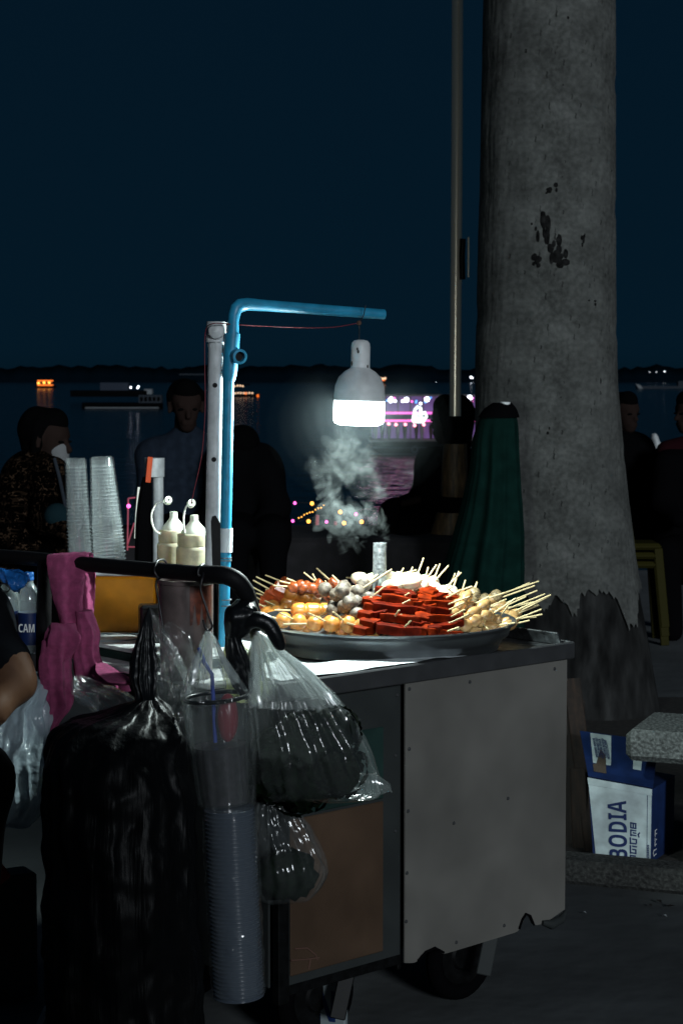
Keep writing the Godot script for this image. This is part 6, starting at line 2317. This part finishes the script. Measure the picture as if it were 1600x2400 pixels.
	bag(mb, [[96, 1580, 4.18, 10, 0.01, 0.1], [82, 1605, 4.17, 32, 0.03, 0.2], [52, 1660, 4.14, 62, 0.06, 0.2], [36, 1740, 4.1, 78, 0.08, 0.14], [26, 1830, 4.08, 90, 0.09, 0.12], [20, 1900, 4.08, 84, 0.08, 0.12], [16, 1935, 4.08, 50, 0.04, 0.1]], 60, 80, 9, n, 0.02, true, 1.6)
	solo("pale_blue_bag", mb, M.bag_milky, "pale bluish white plastic bag hanging at the left edge beside the towel", "bag")


func ring_tube(mb: MB, at: Transform3D, r: float, thick: float) -> void:
	var prof := []
	for i in 9:
		var th := TAU * i / 8
		prof.append(Vector2(r + cos(th) * thick, sin(th) * thick))
	mb.lathe(prof, 40, at, 80)


# ------------------------------------------------------------------ odds and ends
func small_things() -> void:
	var mb := MB.new()
	# white pipe stub with orange tape, black folded umbrella, light stick
	var d := 6.2
	var o := thing("capped_pipe", "white plastic pipe with wide cap and orange tape left of the bottles", "pipe", Transform3D(Basis(), W(370, 1420, d)))
	mb.tube([W(371, 1110, d), W(371, 1420, d)], PX(12.5, d), 18)
	part(o, "pipe", mb, M.white_pvc)
	mb = MB.new()
	mb.tube([W(362, 1073, d), W(362, 1117, d)], PX(24, d), 20)
	part(o, "pipe_cap", mb, M.white_pvc)
	mb = MB.new()
	mb.box(Transform3D(Basis(Vector3(0, 0, 1), -0.1), W(350, 1101, d - 0.045)), Vector3(PX(12, d), PX(60, d), 0.004), 0.001)
	part(o, "orange_tape", mb, M.orange_tape)
	mb = MB.new()
	bag(mb, [[345, 1118, d - 0.02, 10, 0.015, 0.05], [342, 1150, d - 0.02, 15, 0.02, 0.1], [338, 1200, d - 0.02, 18, 0.025, 0.12], [336, 1250, d - 0.02, 19, 0.025, 0.12], [336, 1330, d - 0.02, 20, 0.03, 0.1]], 24, 30, 6, null, 0.0, true)
	solo("black_cover", mb, M.black_cloth, "black cloth cover hanging beside the capped white pipe", "cover")
	mb = MB.new()
	mb.box(Transform3D(Basis(), W(358, 1300, d + 0.1)), Vector3(0.1, 0.14, 0.08), 0.006)
	solo("dark_case", mb, M.dark_cloth, "dark case standing behind the bottles below the capped pipe", "case")
	mb = MB.new()
	mb.tube([W(326, 1142, d), W(322, 1205, d), W(317, 1262, d)], [0.0035, 0.0055, 0.0025], 10)
	solo("light_stick", mb, M.led_strip, "thin glowing white light tube beside the right cup stack", "light")
	# pink-lit frame on the quay
	d = 8.4
	var fr := thing("pink_rack", "small pink-lit metal frame with one bulb right of the cups", "rack", Transform3D(Basis(), W(300, 1290, d)))
	for q in [[[299, 1290], [301, 1168]], [[301, 1168], [318, 1166]], [[299, 1278], [315, 1225]], [[300, 1282], [336, 1282]]]:
		mb = MB.new()
		mb.tube([W(q[0][0], q[0][1], d), W(q[1][0], q[1][1], d)], 0.0035, 6)
		part(fr, "tube", mb, M.pink_frame)
	mb = MB.new()
	mb.ball(W(302, 1186, d - 0.01), Vector3(0.009, 0.009, 0.009), Basis(), 12, 8)
	part(fr, "bulb", mb, M.bulb_pink)
	# string of coloured bulbs beyond the wall, with two pink posts
	d = 13.0
	var s := thing("string_lights", "string of pink and amber bulbs between pink posts beyond the wall", "string lights", Transform3D(Basis(), W(745, 1300, d)))
	for q in [[[740, 1300], [744, 1207]], [[785, 1300], [786, 1222]]]:
		mb = MB.new()
		mb.tube([W(q[0][0], q[0][1], d), W(q[1][0], q[1][1], d)], 0.011, 8)
		part(s, "post", mb, M.pink_frame)
	for q in [[[735, 1186], [765, 1182]], [[700, 1222], [760, 1208], [850, 1222]], [[690, 1179], [735, 1180], [840, 1205]]]:
		mb = MB.new()
		var pts := []
		for w in q:
			pts.append(W(w[0], w[1], d))
		mb.tube(curve3(pts, 12), 0.003, 6)
		part(s, "cord", mb, M.wire)
	var pk := sphere_mesh(PX(3.6, d), M.bulb_pink)
	var am := sphere_mesh(PX(4.6, d), M.bulb_amber)
	bulbs(s, pk, [W(691, 1179, d), W(686, 1221, d), W(765, 1223, d), W(834, 1205, d)])
	bulbs(s, am, [W(731, 1180, d), W(723, 1222, d), W(806, 1226, d), W(847, 1223, d), W(797, 1200, d)])
	var tiny := sphere_mesh(PX(1.5, d), M.bulb_amber)
	var spots := []
	for i in 10:
		spots.append(W(700 + i * 6.5, 1214 - i * 3.2 + rng.randf_range(-2, 2), d))
	bulbs(s, tiny, spots, "tiny_bulb")
	# under and beside the cart
	mb = MB.new()
	mb.box(turned(W(775, 2360, 4.2), -20), Vector3(0.075, 0.13, 0.02), 0.004)
	var sack := thing("printed_sack", "white sack printed with a dark letter N lying under the cart", "sack", turned(W(775, 2360, 4.2), -20))
	part(sack, "sack_body", mb, M.grey_plastic)
	var t := where(sack)
	lettering(sack, "N", t * Vector3(-0.03, -0.03, 0.01), t.basis.x, t.basis.y, t.basis.z, 0.045, 0.07, M.label_blue, false, 0.001)
	mb = MB.new()
	mb.box(turned(W(-12, 2045, 4.25), 20, 0, 35), Vector3(0.05, 0.05, 0.05), 0.004)
	solo("red_block", mb, M.red_plastic, "corner of a red plastic thing at the left picture edge", "plastic piece")
	mb = MB.new()
	mb.box(turned(Vector3(W(20, 2180, 4.5).x, 0.16, -4.5), 30), Vector3(0.12, 0.3, 0.08), 0.006)
	solo("grey_crate", mb, M.panel_dark, "dark grey crate standing low at the left picture edge", "crate")
	mb = MB.new()
	mb.box(turned(W(98, 2390, 3.9), 20, 0, -25), Vector3(0.012, 0.06, 0.003), 0.001)
	solo("plastic_strip", mb, M.white_pvc, "pale plastic strip low at the left beside the black bag", "strip")


# ------------------------------------------------------------------ steam over the pipe
func steam() -> void:
	var d := -tray_c.z
	var o := Node3D.new()
	o.name = "steam"
	add_child(o)
	o.position = W(900, 1275, d)
	o.set_meta("kind", "stuff")
	o.set_meta("label", "white steam curling up from the short pipe towards the lamp")
	o.set_meta("category", "steam")
	var r := RandomNumberGenerator.new()
	r.seed = 4
	var mats := []
	for k in 6:
		var m := FogMaterial.new()
		m.resource_name = "steam_%d" % k
		m.albedo = Color(0.93, 0.98, 0.97)
		m.density = [0.10, 0.30, 0.62, 0.32, 0.95, 1.9][k]
		mats.append(m)
	var blobs := [[903, 1262, 8, 5], [899, 1245, 9, 5], [894, 1230, 12, 6], [878, 1216, 18, 7], [852, 1210, 24, 9], [822, 1213, 30, 12], [792, 1220, 32, 13], [772, 1204, 24, 9],
		[795, 1254, 20, 8], [820, 1262, 15, 6], [806, 1285, 12, 4], [836, 1280, 12, 4], [850, 1248, 18, 7], [870, 1240, 14, 5],
		[776, 1180, 24, 9], [768, 1150, 24, 9], [772, 1120, 30, 11], [800, 1100, 36, 12], [838, 1112, 38, 12], [872, 1132, 30, 8], [888, 1158, 20, 5], [748, 1110, 24, 7], [735, 1085, 13, 4], [786, 1070, 32, 10], [820, 1062, 30, 10], [858, 1076, 26, 8], [800, 1035, 26, 8], [832, 1032, 18, 5], [792, 1010, 14, 4], [816, 1004, 13, 4]]
	var inv := o.transform.affine_inverse()
	for b in blobs:
		for i in 3:
			var g := FogVolume.new()
			g.shape = RenderingServer.FOG_VOLUME_SHAPE_ELLIPSOID
			var big := PX(b[2], d) * r.randf_range(0.45, 1.0)
			g.size = Vector3(big, big * r.randf_range(0.8, 1.5), big) * 1.9
			g.material = mats[3 if b[1] > 1140 else 0]
			g.name = "wisp"
			o.add_child(g, true)
			g.transform = Transform3D(Basis(Vector3(0, 0, 1), r.randfn() * 0.6), inv * W(b[0] + r.randfn() * b[2] * 0.4, b[1] + r.randfn() * b[2] * 0.4, d))
			child_name(g, "wisp", o)
		for i in int(b[3] * 1.8):
			var rad: float = b[2]
			var f := FogVolume.new()
			f.shape = RenderingServer.FOG_VOLUME_SHAPE_ELLIPSOID
			f.name = "wisp"
			var p := W(b[0] + r.randfn() * rad * 0.5, b[1] + r.randfn() * rad * 0.5, d + r.randfn() * PX(rad * 0.35, d))
			var long := PX(rad, d) * r.randf_range(0.5, 1.3)
			var thin := PX(rad, d) * r.randf_range(0.12, 0.4)
			f.size = Vector3(thin * r.randf_range(0.7, 1.2), long, thin) * 2.0
			f.material = mats[r.randi() % 3 + (3 if b[1] > 1140 else 0)]
			o.add_child(f, true)
			f.transform = Transform3D(Basis(Vector3(0, 0, 1), r.randfn() * 0.9) * Basis(Vector3(1, 0, 0), r.randfn() * 0.5), inv * p)
			child_name(f, "wisp", o)
	# fog shells added round the lamp to stand in for its glare
	for k in 6:
		var f := FogVolume.new()
		f.shape = RenderingServer.FOG_VOLUME_SHAPE_ELLIPSOID
		var rad := 0.075 + 0.028 * k
		f.size = Vector3(rad, rad * 0.8, rad) * 2.0
		var glare_fog := FogMaterial.new()
		glare_fog.resource_name = "added_glare_fog_%d" % k
		glare_fog.albedo = Color(0.9, 0.98, 1.0)
		glare_fog.density = 0.055 * pow(0.5, k)
		f.material = glare_fog
		f.name = "wisp"
		o.add_child(f, true)
		f.position = inv * (W(841, 972, 4.42) - Vector3(0, 0.006 * k, 0))
		child_name(f, "wisp", o)
